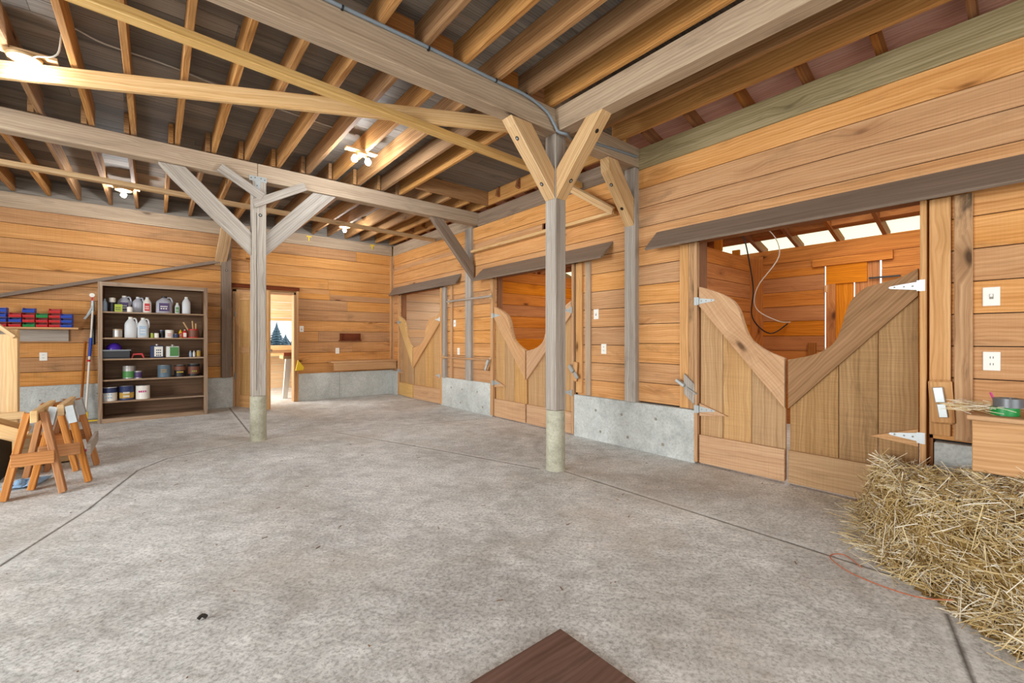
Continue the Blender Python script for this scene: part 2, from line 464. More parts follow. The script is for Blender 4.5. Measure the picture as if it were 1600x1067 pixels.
def boards(mb, axis, face, thick, a0, a1, z0, z1, bh, holes=(), gap=.006, joint_len=9.0):
    """horizontal siding. axis 'y': wall runs along y at x=face..face+thick; 'x': runs along x at y=face.."""
    nrow = max(1, round((z1 - z0) / bh)); bh = (z1 - z0) / nrow
    for r in range(nrow):
        lo, hi = z0 + r * bh, z0 + (r + 1) * bh - gap
        zs = sorted({lo, hi} | {h[i] for h in holes for i in (2, 3) if lo < h[i] < hi})
        cuts = []; c = a0 + random.uniform(6.5, joint_len)
        while c < a1 - .5: cuts.append(c); c += joint_len * random.uniform(.7, 1.1)
        tones = {}
        st = random.getstate()
        for zi in range(len(zs) - 1):
            random.setstate(st)
            l, h = zs[zi], zs[zi + 1]
            segs = [(a0, a1)]
            for (b0, b1, y0_, y1_) in holes:
                if y0_ < (l + h) / 2 < y1_:
                    ns = []
                    for (p, q) in segs:
                        if b1 <= p or b0 >= q: ns.append((p, q)); continue
                        if b0 > p: ns.append((p, b0))
                        if b1 < q: ns.append((b1, q))
                    segs = ns
            fin = []
            for (p, q) in segs:
                e = [p] + [c for c in cuts if p + .2 < c < q - .2] + [q]
                fin += [(e[i], e[i + 1] - (.002 if i < len(e) - 2 else 0)) for i in range(len(e) - 1)]
            for (p, q) in fin:
                if q - p < .01: continue
                k = round(p, 1)
                if axis == 'y': mb.box(face, face + thick, p, q, l, h, 1)
                else: mb.box(p, q, face, face + thick, l, h, 0)
    return mb


# ---------------------------------------------------------------- the setting
WX = 4.07      # face of the right wall
WY = 9.14      # face of the far wall
JZ = 3.28      # underside of joists
DK = 3.49      # underside of the deck

o = MB().box(-5.6, 8.5, -3.6, 12.2, -.2, 0, 0).build('floor', M['floor'], origin=(0, 0, 0)); tag(o, kind='structure')
o = MB().box(-90, 90, -60, 160, -.4, -.25).build('ground', M['ground'], origin=(0, 0, 0)); tag(o, kind='structure')

# ceiling deck: boards run along x
mb = MB(); y = -3.5
while y < 9.3:
    x = -5.6 + random.uniform(-2, 0)
    while x < 4.2:
        x2 = x + random.uniform(2.2, 4.2)
        mb.box(max(x, -5.6), min(x2, 4.25) - .003, y, y + .185, DK, DK + .03, 0); x = x2
    y += .19
mb.build('ceiling', M['deck'], origin=(0, 0, 0))
tag(bpy.data.objects['ceiling'], kind='structure')

OPEN = [(.53, 2.10, 0, 2.16), (3.74, 5.37, 0, 2.16), (7.0, 8.76, 0, 2.16)]  # stall openings y0,y1,z0,z1
wr = empty('wall_right', (WX, 0, 0), kind='structure')
mb = MB()
boards(mb, 'y', WX, .03, -3.5, 2.79, .53, 3.04, .205, [(.49, 2.11, 0, 2.16)])
boards(mb, 'y', WX, .03, 2.79, WY, .50, 3.04, .207, [OPEN[1], OPEN[2], (4.24, 4.32, 2.69, 2.77), (3.95, 4.03, 2.69, 2.77)])
mb.build('siding', M['siding'], wr, bevel=.002)
mb = MB()
for (a, b, c, d) in ((-3.5, .49, 0, 3.04), (2.11, 3.74, 0, 3.04), (5.37, 7.0, 0, 3.04), (8.76, WY, 0, 3.04), (.49, 2.11, 2.16, 3.04), (3.74, 5.37, 2.16, 2.68), (5.37, 8.76, 2.16, 3.04)): mb.box(WX + .0305, WX + .034, a, b, c, d)
mb.build('gap_shade_backing', M['hole'], wr)  # added dark sheet that paints shade into the seams between boards
mb = MB()
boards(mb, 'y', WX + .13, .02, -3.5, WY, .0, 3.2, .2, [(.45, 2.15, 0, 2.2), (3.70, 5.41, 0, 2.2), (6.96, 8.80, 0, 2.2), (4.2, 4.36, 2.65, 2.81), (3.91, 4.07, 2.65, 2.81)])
mb.build('inner_siding', M['siding_bounce_lit'], wr)
for (a, b) in ((-3.5, .46), (2.13, 3.70), (5.41, 6.96), (8.80, 9.10)):
    m_ = MB().box(WX - .045, WX + .125, a, b, 0, .515); m_.build('concrete_base', M['concrete'], wr, bevel=.006)
# tie holes left by the concrete forms
mb = MB()
for (yy, zz) in ((3.35, .36), (3.28, .12), (2.98, .36), (2.9, .12), (2.55, .37), (2.47, .12), (6.6, .35), (6.25, .35), (5.8, .35), (6.3, .12), (5.65, .12)):
    mb.lathe([(.017, 0), (.017, -.001), (.008, -.0015)], (WX - .045, yy, zz), 'x', 10)
mb.build('tie_holes', M['ivory'], wr)

wf = empty('wall_far', (0, WY, 0), kind='structure')
DOOR = (1.12, 2.05, 0, 2.05)
mb = MB(); boards(mb, 'x', WY, .03, -5.6, WX, .52, 3.04, .207, [(1.08, 2.10, 0, 2.10)])
mb.build('siding', M['siding_far'], wf, bevel=.002)
mb = MB().box(-5.6, 1.08, WY + .0305, WY + .034, .5, 3.04).box(2.1, WX, WY + .0305, WY + .034, .5, 3.04).box(1.08, 2.1, WY + .0305, WY + .034, 2.1, 3.04); mb.build('gap_shade_backing', M['hole'], wf)  # added dark sheet behind the far siding, makes its seams read as shade
mb = MB(); boards(mb, 'x', WY + .12, .02, -1, 8.5, 0, 3.3, .2, [(1.08, 2.10, 0, 2.10)])
mb.build('inner_siding', M['siding_pale'], wf)
MB().box(2.12, 8.5, WY + .141, WY + .146, 0, 3.3).box(-1, 1.06, WY + .141, WY + .146, 0, 3.3).build('gap_shade_backing', M['hole'], wf)  # added dark sheet blocking the bright feed room behind the board gaps
for (a, b) in ((-5.6, 1.06), (2.12, WX)):
    MB().box(a, b, WY - .05, WY + .11, 0, .53).build('concrete_base', M['concrete'], wf, bevel=.006)
MB().box(2.9, 2.905, WY - .052, WY - .049, .0, .52).build('form_seam', M['ivory'], wf)
MB().box(-5.6, 4.25, WY + .03, WY + .12, 3.22, 3.52).build('top_infill', M['deck'], wf)

wl = empty('wall_left', (-5.6, 0, 0), kind='structure')
mb = MB(); boards(mb, 'y', -5.63, .03, -3.5, WY, 0, DK, .207, [(.8, 5.7, 0, 3.1)]); mb.build('siding', M['siding'], wl)
wb = empty('wall_back', (0, -3.5, 0), kind='structure')
mb = MB(); boards(mb, 'x', -3.53, .03, -5.6, WX, 0, DK, .207, [(-3.3, 2.3, 0, 3.2)]); mb.build('siding', M['siding'], wb)

# plates on top of the walls
tag(MB().box(WX - .01, WX + .13, -3.5, 2.785, 3.035, 3.265).build('wall_plate', M['plate'], bevel=.004),
    'greenish brown heavy timber along the top of the wall over the nearest stall', 'wall plate')
tag(MB().box(WX - .01, WX + .13, 2.93, 5.84, 3.035, 3.25).build('wall_plate', M['hood'], bevel=.004),
    'grey brown timber along the wall top between the two beams that meet the stall wall', 'wall plate')
tag(MB().box(WX - .01, WX + .13, 6.0, 9.1, 3.035, 3.25).build('wall_plate', M['beam'], bevel=.004),
    'short timber along the top of the wall above the farthest stall', 'wall plate')
tag(MB().box(-5.6, 4.04, WY - .03, WY + .1, 3.035, 3.25).build('wall_plate', M['beam'], bevel=.004),
    'long grey brown timber along the top of the far wall above the shelves and doorway', 'wall plate')

# feed room beyond the far doorway
fr = empty('wall_feed_room', (2, 12, 0), kind='structure')
WIN = (1.25, 2.66, 1.05, 1.66)
mb = MB(); boards(mb, 'x', 12.0, .03, -.4, 5.2, .0, 2.7, .2, [WIN]); mb.build('back_siding', M['siding_pale'], fr)
mb = MB(); boards(mb, 'y', -.4, .03, 9.3, 12, 0, 2.7, .2, [(9.7, 11.5, .7, 2.4)]); mb.build('side_siding', M['siding_pale'], fr)
mb = MB(); boards(mb, 'y', 5.0, .03, 9.3, 12, 0, 2.7, .2); mb.build('side_siding', M['siding_pale'], fr)
MB().box(-.5, 5.1, 9.26, 12.1, 2.7, 2.74).build('room_ceiling', M['siding_pale'], fr)
wn = empty('window_1', (1.95, 12, 1.05), kind='structure')
mb = MB(); a, b, c, d = WIN
for (p, q, r, s_) in ((a - .06, b + .06, d, d + .05), (a - .06, b + .06, c - .07, c), (a - .06, a, c, d), (b, b + .05, c, d)):
    mb.box(p, q, 11.96, 12.05, r, s_)
mb.build('window_frame', M['pine'], wn)
MB().box(a - .09, b + .09, 11.86, 12.0, c - .11, c - .07).build('window_sill', M['pine'], wn)
MB().box(a, b, 12.02, 12.024, c, d).build('glass_pane', M['glass'], wn)

# doorway frame
tr = empty('trim_1', (1.6, WY, 0), kind='structure')
mb = MB().box(1.06, 1.115, WY - .045, WY + .14, 0, 2.09); mb.build('jamb', M['trim'], tr, bevel=.003)
mb = MB().box(2.05, 2.09, WY - .045, WY + .14, 0, 2.09); mb.build('jamb', M['trim'], tr, bevel=.003)
MB().box(2.09, 2.13, WY - .06, WY, 0, 2.12).build('casing', M['trim'], tr, bevel=.003)
MB().box(1.06, 2.13, WY - .045, WY + .14, 2.05, 2.09).build('head_jamb', M['trim'], tr, bevel=.003)
MB().box(1.03, 2.15, WY - .05, WY - .005, 2.125, 2.19).build('head_trim', M['dark'], tr)

# door leaf of the far doorway, swung into the barn
dr = empty('door_1', (1.125, WY - .05, 0), kind='structure')
dang = math.radians(-63)
dm = Matrix.Translation(Vector((1.125, WY - .05, 0))) @ Matrix.Rotation(dang, 4, 'Z')


def dbox(mb, x0, x1, y0, y1, z0, z1, g=None): return mb.box(x0, x1, y0, y1, z0, z1, g, dm)


mb = MB(); W_ = .86
for r in ((0, .11, .01, 2.03, 2), (W_ - .11, W_, .01, 2.03, 2), (.11, W_ - .11, .01, .22, 0), (.11, W_ - .11, 1.88, 2.03, 0), (.11, W_ - .11, .95, 1.07, 0), (W_ / 2 - .05, W_ / 2 + .05, .22, 1.88, 2)):
    dbox(mb, r[0], r[1], -.04, 0, r[2], r[3], r[4])
mb.build('door_stiles', M['trim'], dr, bevel=.003)
mb = MB(); dbox(mb, .1, W_ - .1, -.028, -.012, .2, 1.9, 2); mb.build('door_panel', M['door'], dr)
mb = MB()
for zz in (.5, 1.6): dbox(mb, -.012, .012, -.05, -.03, zz, zz + .1)
mb.build('hinges', M['steel'], dr)
mb = MB(); dbox(mb, W_ - .07, W_ - .04, -.1, -.04, .98, 1.03); dbox(mb, W_ - .07, W_ - .04, 0, .06, .98, 1.03)
mb.build('door_handle', M['steel'], dr)

# lean-to stalls beyond the right wall
BX = 6.95
sl = empty('wall_stalls', (BX, 4, 0), kind='structure')
mb = MB(); boards(mb, 'y', BX, .03, -1.2, 9.3, 0, 2.5, .205, [(1.262, 1.86, 0, 2.185)]); mb.box(BX + .0305, BX + .035, -1.2, 1.26, 0, 2.5).box(BX + .0305, BX + .035, 1.86, 9.3, 0, 2.5); mb.build('back_siding', M['siding_bounce_lit'], sl)
for yy in (-.9, 2.80, 5.98):
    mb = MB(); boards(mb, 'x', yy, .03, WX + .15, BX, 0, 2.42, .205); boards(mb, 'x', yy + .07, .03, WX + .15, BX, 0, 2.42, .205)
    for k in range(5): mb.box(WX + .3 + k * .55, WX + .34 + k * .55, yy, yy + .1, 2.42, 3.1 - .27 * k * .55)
    mb.build('partition', M['siding_bounce_lit'], sl)
MB().box(BX - .01, BX + .09, 2.62, 2.80, 0, 2.42, 2).build('corner_post', M['siding_bounce_lit'], sl)
MB().box(BX - .05, BX, 1.15, 1.98, 2.178, 2.28).build('door_header', M['siding_bounce_lit'], sl)
for yy in (1.95,): MB().box(BX - .04, BX, yy, yy + .09, 0, 1.15, 2).build('post_block', M['rafter'], sl)
rf = empty('ceiling_stalls', (5.5, 4, 2.9), kind='structure')


def roofz(x): return 3.31 - .287 * (x - 4.1)   # underside of lean-to rafters


mb = MB()
def slab(mb, xa, xb, y0, y1, dz0, dz1):
    v = [(xa, y0, roofz(xa) + dz0), (xb, y0, roofz(xb) + dz0), (xb, y1, roofz(xb) + dz0), (xa, y1, roofz(xa) + dz0),
         (xa, y0, roofz(xa) + dz1), (xb, y0, roofz(xb) + dz1), (xb, y1, roofz(xb) + dz1), (xa, y1, roofz(xa) + dz1)]
    f = [(3, 2, 1, 0), (4, 5, 6, 7), (0, 1, 5, 4), (1, 2, 6, 5), (2, 3, 7, 6), (3, 0, 4, 7)]
    ou = random.uniform(0, 50)
    mb.add(v, f, [[(v[i][1] + ou, v[i][0] + v[i][2] * .2) for i in q] for q in f])
slab(mb, 4.0, 4.325, -2.5, 9.35, .13, .145); slab(mb, 4.345, 6.68, -2.5, 9.35, .13, .145); mb.build('sheathing', M['osb'], rf)
mb = MB(); slab(mb, 6.68, 7.25, -2.5, 9.35, .13, .136); mb.build('translucent_panel', M['panel'], rf)
mb = MB(); slab(mb, 6.58, 6.68, -2.5, 9.35, .03, .13); mb.build('purlin', M['rafter'], rf)
ys = [-.66 + .47 * k for k in range(21)]
ry = []
yy = 2.65
while yy > -1.3: ry.append(yy); yy -= .472
yy = 3.3
while yy < 9.2: ry.append(yy); yy += .47
ry.sort()
cnt_ = {}
ORD = ['first', 'second', 'third', 'fourth', 'fifth', 'sixth', 'seventh', 'eighth', 'ninth', 'tenth', 'eleventh']
for i, yy in enumerate(ry):
    mb = MB(); v0 = Vector((WX - .12, yy, roofz(WX - .12) + .065)); v1 = Vector((7.15, yy, roofz(7.15) + .065))
    mb.bar(v0, v1, .042, .13); o = mb.build('lean_to_rafter', M['rafter'])
    cnt_[0 if yy < 2.8 else 1 if yy < 6 else 2] = cnt_.get(0 if yy < 2.8 else 1 if yy < 6 else 2, 0) + 1
    vis = 'over the nearest stall' if yy < 2.8 else 'over the middle stall' if yy < 6 else 'over the farthest stall'
    tag(o, 'sloping brown rafter ' + vis + ', ' + ORD[cnt_[0 if yy < 2.8 else 1 if yy < 6 else 2] - 1] + ' counted from the right', 'rafter', 'lean-to rafters ' + vis)
# plank door at the back of the nearest stall, daylight showing through its gaps
d2 = empty('door_2', (BX, 1.55, 0), kind='structure')
mb = MB()
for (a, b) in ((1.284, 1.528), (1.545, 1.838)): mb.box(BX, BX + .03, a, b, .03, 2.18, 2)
mb.build('planks', M['siding_bounce_lit'], d2)
mb = MB().box(BX - .025, BX, 1.40, 1.835, 1.93, 2.18, 1); mb.box(BX - .025, BX, 1.73, 1.835, .05, 1.93, 2); mb.build('ledge_boards', M['siding_bounce_lit'], d2)
mb = MB().box(BX - .05, BX - .03, 1.08, 1.38, 1.955, 1.975); mb.build('bolt', M['darkmetal'], d2)
MB().box(BX - .03, BX + .03, 1.815, 1.85, 1.83, 1.92).build('hinge', M['trim'], d2)

# outside: dark conifers seen through the feed room window
for i, (x, y, h, r) in enumerate(((13.5, 70, 3.5, 1.5), (12.6, 73, 2.0, 1.0), (15.3, 73, 1.9, 1.2), (11.0, 75, 1.9, 1.0), (17.2, 76, 1.7, 1.1))):
    mb = MB(); n = 9
    for k in range(n):
        z0 = .25 + (h - .3) * k / n; rr = r * (1 - k / n)
        seg = 14; v = [(x, y, z0 + (h / n) * 1.7)]
        for q in range(seg):
            a = 2 * PI * q / seg; R_ = rr * (1.12 if q % 2 else .72) * random.uniform(.85, 1.1)
            v.append((x + R_ * math.cos(a), y + R_ * math.sin(a), z0 - (.12 if q % 2 else 0)))
        f = [(0, 1 + q, 1 + (q + 1) % seg) for q in range(seg)] + [tuple(range(seg, 0, -1))]
        mb.add(v, f, [[(0, 0)] * len(t) for t in f])
    t = empty('conifer_tree', (x, y, -.25))
    lab = ['tall dark conifer centred in the feed room window', 'short conifer just left of the tall one outside the window', 'lower conifer just right of the tall one outside the window',
           'short conifer at the far left outside the feed room window', 'short conifer farthest right outside the feed room window'][i]
    tag(t, lab, 'tree'); mb.build('foliage', M['conifer'], t); MB().lathe([(.09, 0), (.07, h * .4)], (x, y, -.25), 'z', 8).build('trunk', M['rafter'], t)

# ---------------------------------------------------------------- frame timbers


def bolt(parent, c, n, shiny=True):
    """counterbored bolt on a face at c with outward normal n"""
    c = Vector(c); n = Vector(n).normalized()
    o = MB().tube([c - n * .004, c + n * .0012], .019, 14).build('bolt_hole', M['hole'], parent)
    if shiny: MB().tube([c + n * .001, c + n * .004], .010, 6).build('bolt_head', M['steel'], o)


def post(x0, x1, y0, y1, z0, z1, pier, label, mat):
    cx, cy = (x0 + x1) / 2, (y0 + y1) / 2
    t = empty('support_post', (cx, cy, 0), label, 'post')
    MB().box(x0, x1, y0, y1, z0, z1, 2).build('timber_post', mat, t, bevel=.006)
    if pier:
        MB().lathe([(pier * 1.04, -.02), (pier, .02), (pier * .99, z0 - .03), (pier * .96, z0)], (cx, cy, 0), 'z', 28).build('concrete_pier', M['pier'], t, smooth=True)
    return t


mp = post(2.79, 2.925, 2.785, 2.92, .55, 3.065, .088, 'large grey timber post on a round concrete pier, nearest of the two free posts', M['grey'])
fp = post(.872, 1.017, 5.84, 5.985, .53, 3.065, .088, 'pale grey cracked post on a concrete pier in front of the far doorway', M['grey'])
mb = MB()
pts = [(.915 + random.uniform(-.004, .004), 5.8385, .6 + k * .16) for k in range(14)]
for k in range(13): mb.bar(pts[k], pts[k + 1], .004, .003)
mb.build('drying_crack', M['hole'], fp)
bolt(fp, (.955, 5.84, 2.66), (0, -1, 0))
wp = empty('wall_post', (4.06, 2.855, .515), 'grey square post against the stall wall, seen just right of the nearest free post', 'post')
MB().box(4.0, 4.14, 2.787, 2.925, .515, 3.06, 2).build('timber_post', M['grey'], wp, bevel=.005)
wp2 = empty('wall_post', (4.06, 6.07, .515), 'grey post against the stall wall between the middle and farthest stalls', 'post')
MB().box(4.02, 4.14, 5.98, 6.15, .515, 3.04, 2).build('timber_post', M['grey'], wp2, bevel=.005)
wp3 = empty('wall_post', (.96, 9.08, .53), 'dark brown post against the far wall between the shelves and the open door', 'post')
MB().box(.885, 1.03, 9.02, 9.14, .53, 3.04, 2).build('timber_post', M['hood'], wp3, bevel=.005)
bolt(wp3, (.955, 9.02, 2.40), (0, -1, 0))

# beams
tag(MB().box(-5.5, 2.787, 2.78, 2.922, 3.065, 3.275).build('crossbeam', M['beam'], bevel=.005),
    'heavy timber beam carrying the grey cable, running left from the nearest post', 'beam')
tag(MB().box(2.93, WX, 2.78, 2.922, 3.065, 3.275).build('crossbeam', M['beam'], bevel=.005),
    'short heavy beam from the nearest post to the stall wall', 'beam')
tag(MB().box(2.787, 2.93, -3.5, 2.922, 3.066, 3.276).build('crossbeam', M['beam'], bevel=.005),
    'pale knotty heavy beam from the nearest post toward the upper right corner', 'beam')
bl = 'long heavy timber beam over the far post'
tag(MB().box(-5.5, .925, 5.84, 5.985, 3.066, 3.262).build('crossbeam', M['beam'], bevel=.005), bl + ', the half left of the post', 'beam')
tag(MB().box(.928, WX + .06, 5.84, 5.985, 3.066, 3.262).build('crossbeam', M['beam'], bevel=.005), bl + ', right half reaching the stall wall', 'beam')


def brace(p, q, w, h, up, mat, label, name='timber_brace', poly=None):
    t = empty(name, p, label, 'brace')
    if poly is None: MB().bar(p, q, w, h, up).build('brace_timber', mat, t, bevel=.005)
    return t


def brace_xz(poly, y0, y1, mat, label):
    t = empty('timber_brace', (poly[0][0], (y0 + y1) / 2, poly[0][1]), label, 'brace')
    u = Vector((poly[1][0] - poly[0][0], poly[1][1] - poly[0][1])).normalized()
    mb = MB().prism(poly, y0, y1, 'y'); _rot_uv(mb, 'y', u); mb.build('brace_timber', mat, t, bevel=.004); return t


def brace_yz(poly, x0, x1, mat, label):
    t = empty('timber_brace', ((x0 + x1) / 2, poly[0][0], poly[0][1]), label, 'brace')
    u = Vector((poly[1][0] - poly[0][0], poly[1][1] - poly[0][1])).normalized()
    mb = MB().prism(poly, x0, x1, 'x'); _rot_uv(mb, 'x', u); mb.build('brace_timber', mat, t, bevel=.004); return t


def _rot_uv(mb, axis, u):
    """align the grain with direction u of the brace"""
    for i, f in enumerate(mb.f):
        n = []
        for k in f:
            v = mb.v[k]
            a, b, h = (v[0], v[2], v[1]) if axis == 'y' else (v[1], v[2], v[0])
            n.append((a * u.x + b * u.y + 7.3, -a * u.y + b * u.x + h * .9 + 3.1 * (i % 5)))
        mb.uv[i] = n


# main post: along the beam to the left and along the beam toward the camera
b1 = brace_xz([(2.788, 2.47), (2.325, 3.00), (2.275, 3.063), (2.505, 3.063), (2.788, 2.73)], 2.79, 2.915, M['fir'], 'pale bolted brace rising left from the nearest post to the beam')
bolt(b1, (2.395, 2.852, 2.92), (-.753, 0, -.658)); bolt(b1, (2.682, 2.852, 2.592), (-.753, 0, -.658))
b2 = brace_yz([(2.783, 2.47), (2.28, 3.04), (2.20, 3.14), (2.33, 3.19), (2.44, 3.063), (2.783, 2.74)], 2.795, 2.92, M['fir'], 'pale bolted brace rising right from the nearest post to the pale knotty beam')
bolt(b2, (2.858, 2.365, 2.944), (0, -.75, -.662), False); bolt(b2, (2.858, 2.66, 2.609), (0, -.75, -.662))
b3 = brace_xz([(4.0, 2.43), (3.58, 2.93), (3.56, 3.063), (3.72, 3.063), (4.0, 2.72)], 2.80, 2.91, M['fir'], 'bolted brace from the short beam down to the grey wall post')
bolt(b3, (3.68, 2.855, 2.811), (-.766, 0, -.643)); bolt(b3, (3.86, 2.855, 2.597), (-.766, 0, -.643), False)
# far post
brace_xz([(.87, 2.19), (.13, 2.93), (.02, 3.063), (.25, 3.063), (.87, 2.45)], 5.87, 5.96, M['grey'], 'pale grey diagonal brace rising left from the far post to its beam')
brace_xz([(1.018, 2.19), (1.75, 2.98), (1.83, 3.063), (1.55, 3.063), (1.018, 2.46)], 5.87, 5.96, M['grey'], 'pale grey diagonal brace rising right from the far post to its beam')
brace_xz([(4.02, 2.17), (3.32, 2.96), (3.24, 3.063), (3.45, 3.063), (4.02, 2.42)], 5.88, 5.96, M['hood'], 'dark brace from the far beam down to the wall post between the far stalls')
mb = MB().bar((.55, 5.815, 3.12), (.975, 5.815, 2.87), .03, .10, (0, -.01, 1)); o = mb.build('scab_board', M['grey'], bevel=.003)
tag(o, 'short weathered board nailed left of the strap plate on the far post', 'board')
mb = MB().bar((.88, 5.82, 2.775), (1.44, 5.82, 3.10), .03, .095, (0, -.01, 1)); o = mb.build('scab_board', M['grey'], bevel=.003)
tag(o, 'short weathered board rising right across the top of the far post', 'board')
t = empty('strap_plate', (.93, 5.838, 3.0), 'galvanised T shaped strap plate at the top of the far post', 'metal plate')
mb = MB().use(M['steel']).box(.84, 1.02, 5.834, 5.838, 3.05, 3.11).box(.90, .955, 5.8345, 5.8385, 2.93, 3.06)
mb.use(M['hole'])
for (x, z) in ((.86, 3.08), (.90, 3.09), (.96, 3.09), (1.0, 3.08), (.92, 3.0), (.935, 2.95)): mb.lathe([(.006, 0), (.006, -.001)], (x, 5.8338, z), 'y', 8)
mb.build('plate', None, t)
# brace at wall post of the far wall
t = empty('timber_brace', (.92, 9.0, 2.5), 'short wide brown brace at the top of the dark far wall post', 'brace')
MB().bar((.87, 9.09, 2.50), (.93, 8.42, 3.20), .045, .17, (1, 0, .1)).build('brace_timber', M['fir'], t, bevel=.004)

# loose stringers under the joists
tag(MB().bar((4.05, 3.62, 3.09), (-2.9, 3.26, 3.115), .088, .062).build('hanging_stringer', M['yellow'], bevel=.004),
    'long yellow two by four crossing under the joists past the nearest post', 'stringer')
tag(MB().bar((-1.9, 5.37, 3.18), (2.72, 3.08, 3.20), .04, .13).build('hanging_stringer', M['fir'], bevel=.004),
    'dusty brown plank slanting across the joists behind the yellow two by four', 'stringer')
tag(MB().bar((-4.0, 6.84, 3.075), (4.05, 7.24, 3.06), .088, .055).build('hanging_stringer', M['fir'], bevel=.004),
    'thin brown two by four under the joists between the far beam and the far wall', 'stringer')

# joists: 0.325 m apart, running away from the camera
xs = [2.455, 2.14, 1.82, 1.49, 1.155, .83, .50, .17, -.16, -.49, -.82, -1.15, -1.48, -1.81, -2.14, -2.47, -2.8]
names = ['first', 'second', 'third', 'fourth', 'fifth', 'sixth', 'seventh', 'eighth', 'ninth', 'tenth', 'eleventh', 'twelfth', 'thirteenth', 'fourteenth', 'fifteenth', 'sixteenth', 'seventeenth']


def joist(x, ya, yb, label, group=None, x2=None, w=.042):
    o = MB().bar((x, ya, (JZ + DK) / 2), (x if x2 is None else x2, yb, (JZ + DK) / 2), w, DK - JZ - .004).build('ceiling_joist', M['joist'], bevel=.003)
    return tag(o, label, 'joist', group)


for i, x in enumerate(xs):
    j = random.uniform(-.012, .012)
    joist(x + j, -3.4, 5.9, 'brown joist ending at the far beam, ' + names[i] + ' one left of the nearest post')
    joist(x - .055 + j, 5.86, 9.2, 'brown joist beyond the far beam, ' + names[i + 1 if i + 1 < 17 else 16] + (' counted leftward from the plain deck bay' if i + 1 < 17 else ' or last counted leftward'),
          )
joist(2.74, -3.4, 5.9, 'ceiling joist right above the nearest post, left edge of the plain deck bay')
joist(2.70, 5.92, 9.2, 'brown joist beyond the far beam, first counted leftward from the plain deck bay')
for k, x in enumerate((3.05, 3.37, 3.70)):
    joist(x, 5.55, 9.2, 'short joist near the stall wall above the farthest stall, ' + ['farthest from that wall', 'middle of three', 'next to the wall trimmer'][k])
joist(4.02, 2.9, 9.2, 'joist lying close along the stall wall top beside the plain deck bay')
for k, x in enumerate((3.10, 3.43, 3.765)):
    joist(x, -3.4, 2.9 if k else 2.9, 'dark joist between the pale knotty beam and stall wall, ' + ['hidden close to the beam', 'middle of three', 'nearest the wall'][k])
o = MB().box(2.77, 4.0, 5.46, 5.50, JZ, DK - .002).build('header_joist', M['joist'], bevel=.003); tag(o, 'short header joist closing the far end of the plain deck bay', 'joist')
# blocking over the main beam
for i in range(10):
    x = 2.60 - i * .325
    if i % 3 == 2: continue
    o = MB().box(x - .137, x + .137, 2.86, 2.90, JZ, DK - .004).build('blocking', M['rafter'])
    tag(o, 'short blocking on top of the cable beam, ' + names[i] + ' bay left of the nearest post', 'blocking', 'blocking pieces on the cable beam')
for i, yy in enumerate([.5, .96, 1.44, 1.92, 2.4]):
    pass

# ---------------------------------------------------------------- wall trims, hoods, ledges


def vboard(name, y0, y1, z0, z1, th, mat, label=None, face=WX, kind='structure', n=[2]):
    o = MB().box(face - th, face, y0, y1, z0, z1, 2).build(name, mat, bevel=.003); return tag(o, label, None, None, kind)


tn = [2]


def trim(y0, y1, z0, z1, th, mat='trim'):
    vboard('trim_%d' % tn[0], y0, y1, z0, z1, th, M[mat]); tn[0] += 1


trim(.497, .528, .02, 2.14, .06)                   # jamb strip, nearest stall, right
trim(.383, .485, .56, 2.14, .03)
trim(.283, .368, .54, 2.14, .028, 'trim_rough')
trim(2.105, 2.135, .02, 2.14, .05)
trim(2.14, 2.20, .52, 2.14, .03, 'trim_rough')
trim(2.205, 2.30, .52, 2.14, .02)
trim(3.70, 3.735, .02, 2.14, .05)                  # middle stall, right side
trim(3.58, 3.68, .54, 2.14, .03)
trim(3.45, 3.53, .52, 2.14, .028, 'beam')
trim(5.375, 5.44, .02, 2.14, .05)
trim(6.92, 6.985, .02, 2.14, .05)
trim(6.80, 6.90, .50, 2.14, .05, 'grey')
trim(6.60, 6.66, .50, 2.14, .03)
trim(8.765, 8.80, .02, 2.14, .04)
for (a, b) in ((.50, 2.135), (3.70, 5.41), (6.96, 8.80)):
    # jamb returns and lintels inside each opening
    o = MB().box(WX, WX + .15, a - .03, a + .03, 0, 2.19, 2).box(WX, WX + .15, b - .03, b + .03, 0, 2.19, 2).box(WX, WX + .15, a, b, 2.16, 2.2, 1).build('trim_%d' % tn[0], M['rafter'])
    tag(o, kind='structure'); tn[0] += 1
o = MB().box(WX - .02, WX, 9.08, 9.12, .5, 3.03, 2).box(4.0, 4.04, WY - .02, WY, .5, 3.03, 2).build('trim_%d' % tn[0], M['trim']); tag(o, kind='structure'); tn[0] += 1


def hood(y0, y1, px, zt, zb, label):
    v0 = Vector((WX, 0, zt)); v1 = Vector((WX - px, 0, zb)); d = (v1 - v0).normalized(); n = Vector((d.z, 0, -d.x)); n = n if n.x < 0 else -n
    t = .012
    mb = MB(); pl = [v0, v1, v1 - n * .024, v0 - n * .024]
    poly = [(p.x, p.z) for p in pl]
    mb.prism(poly, y0, y1, 'y')
    for i, f in enumerate(mb.f): mb.uv[i] = [(mb.v[k][1] + 5, mb.v[k][2] * 1.3 + mb.v[k][0] * .5 + i) for k in f]
    o = mb.build('door_hood', M['hood'], bevel=.003); return tag(o, label, 'board')


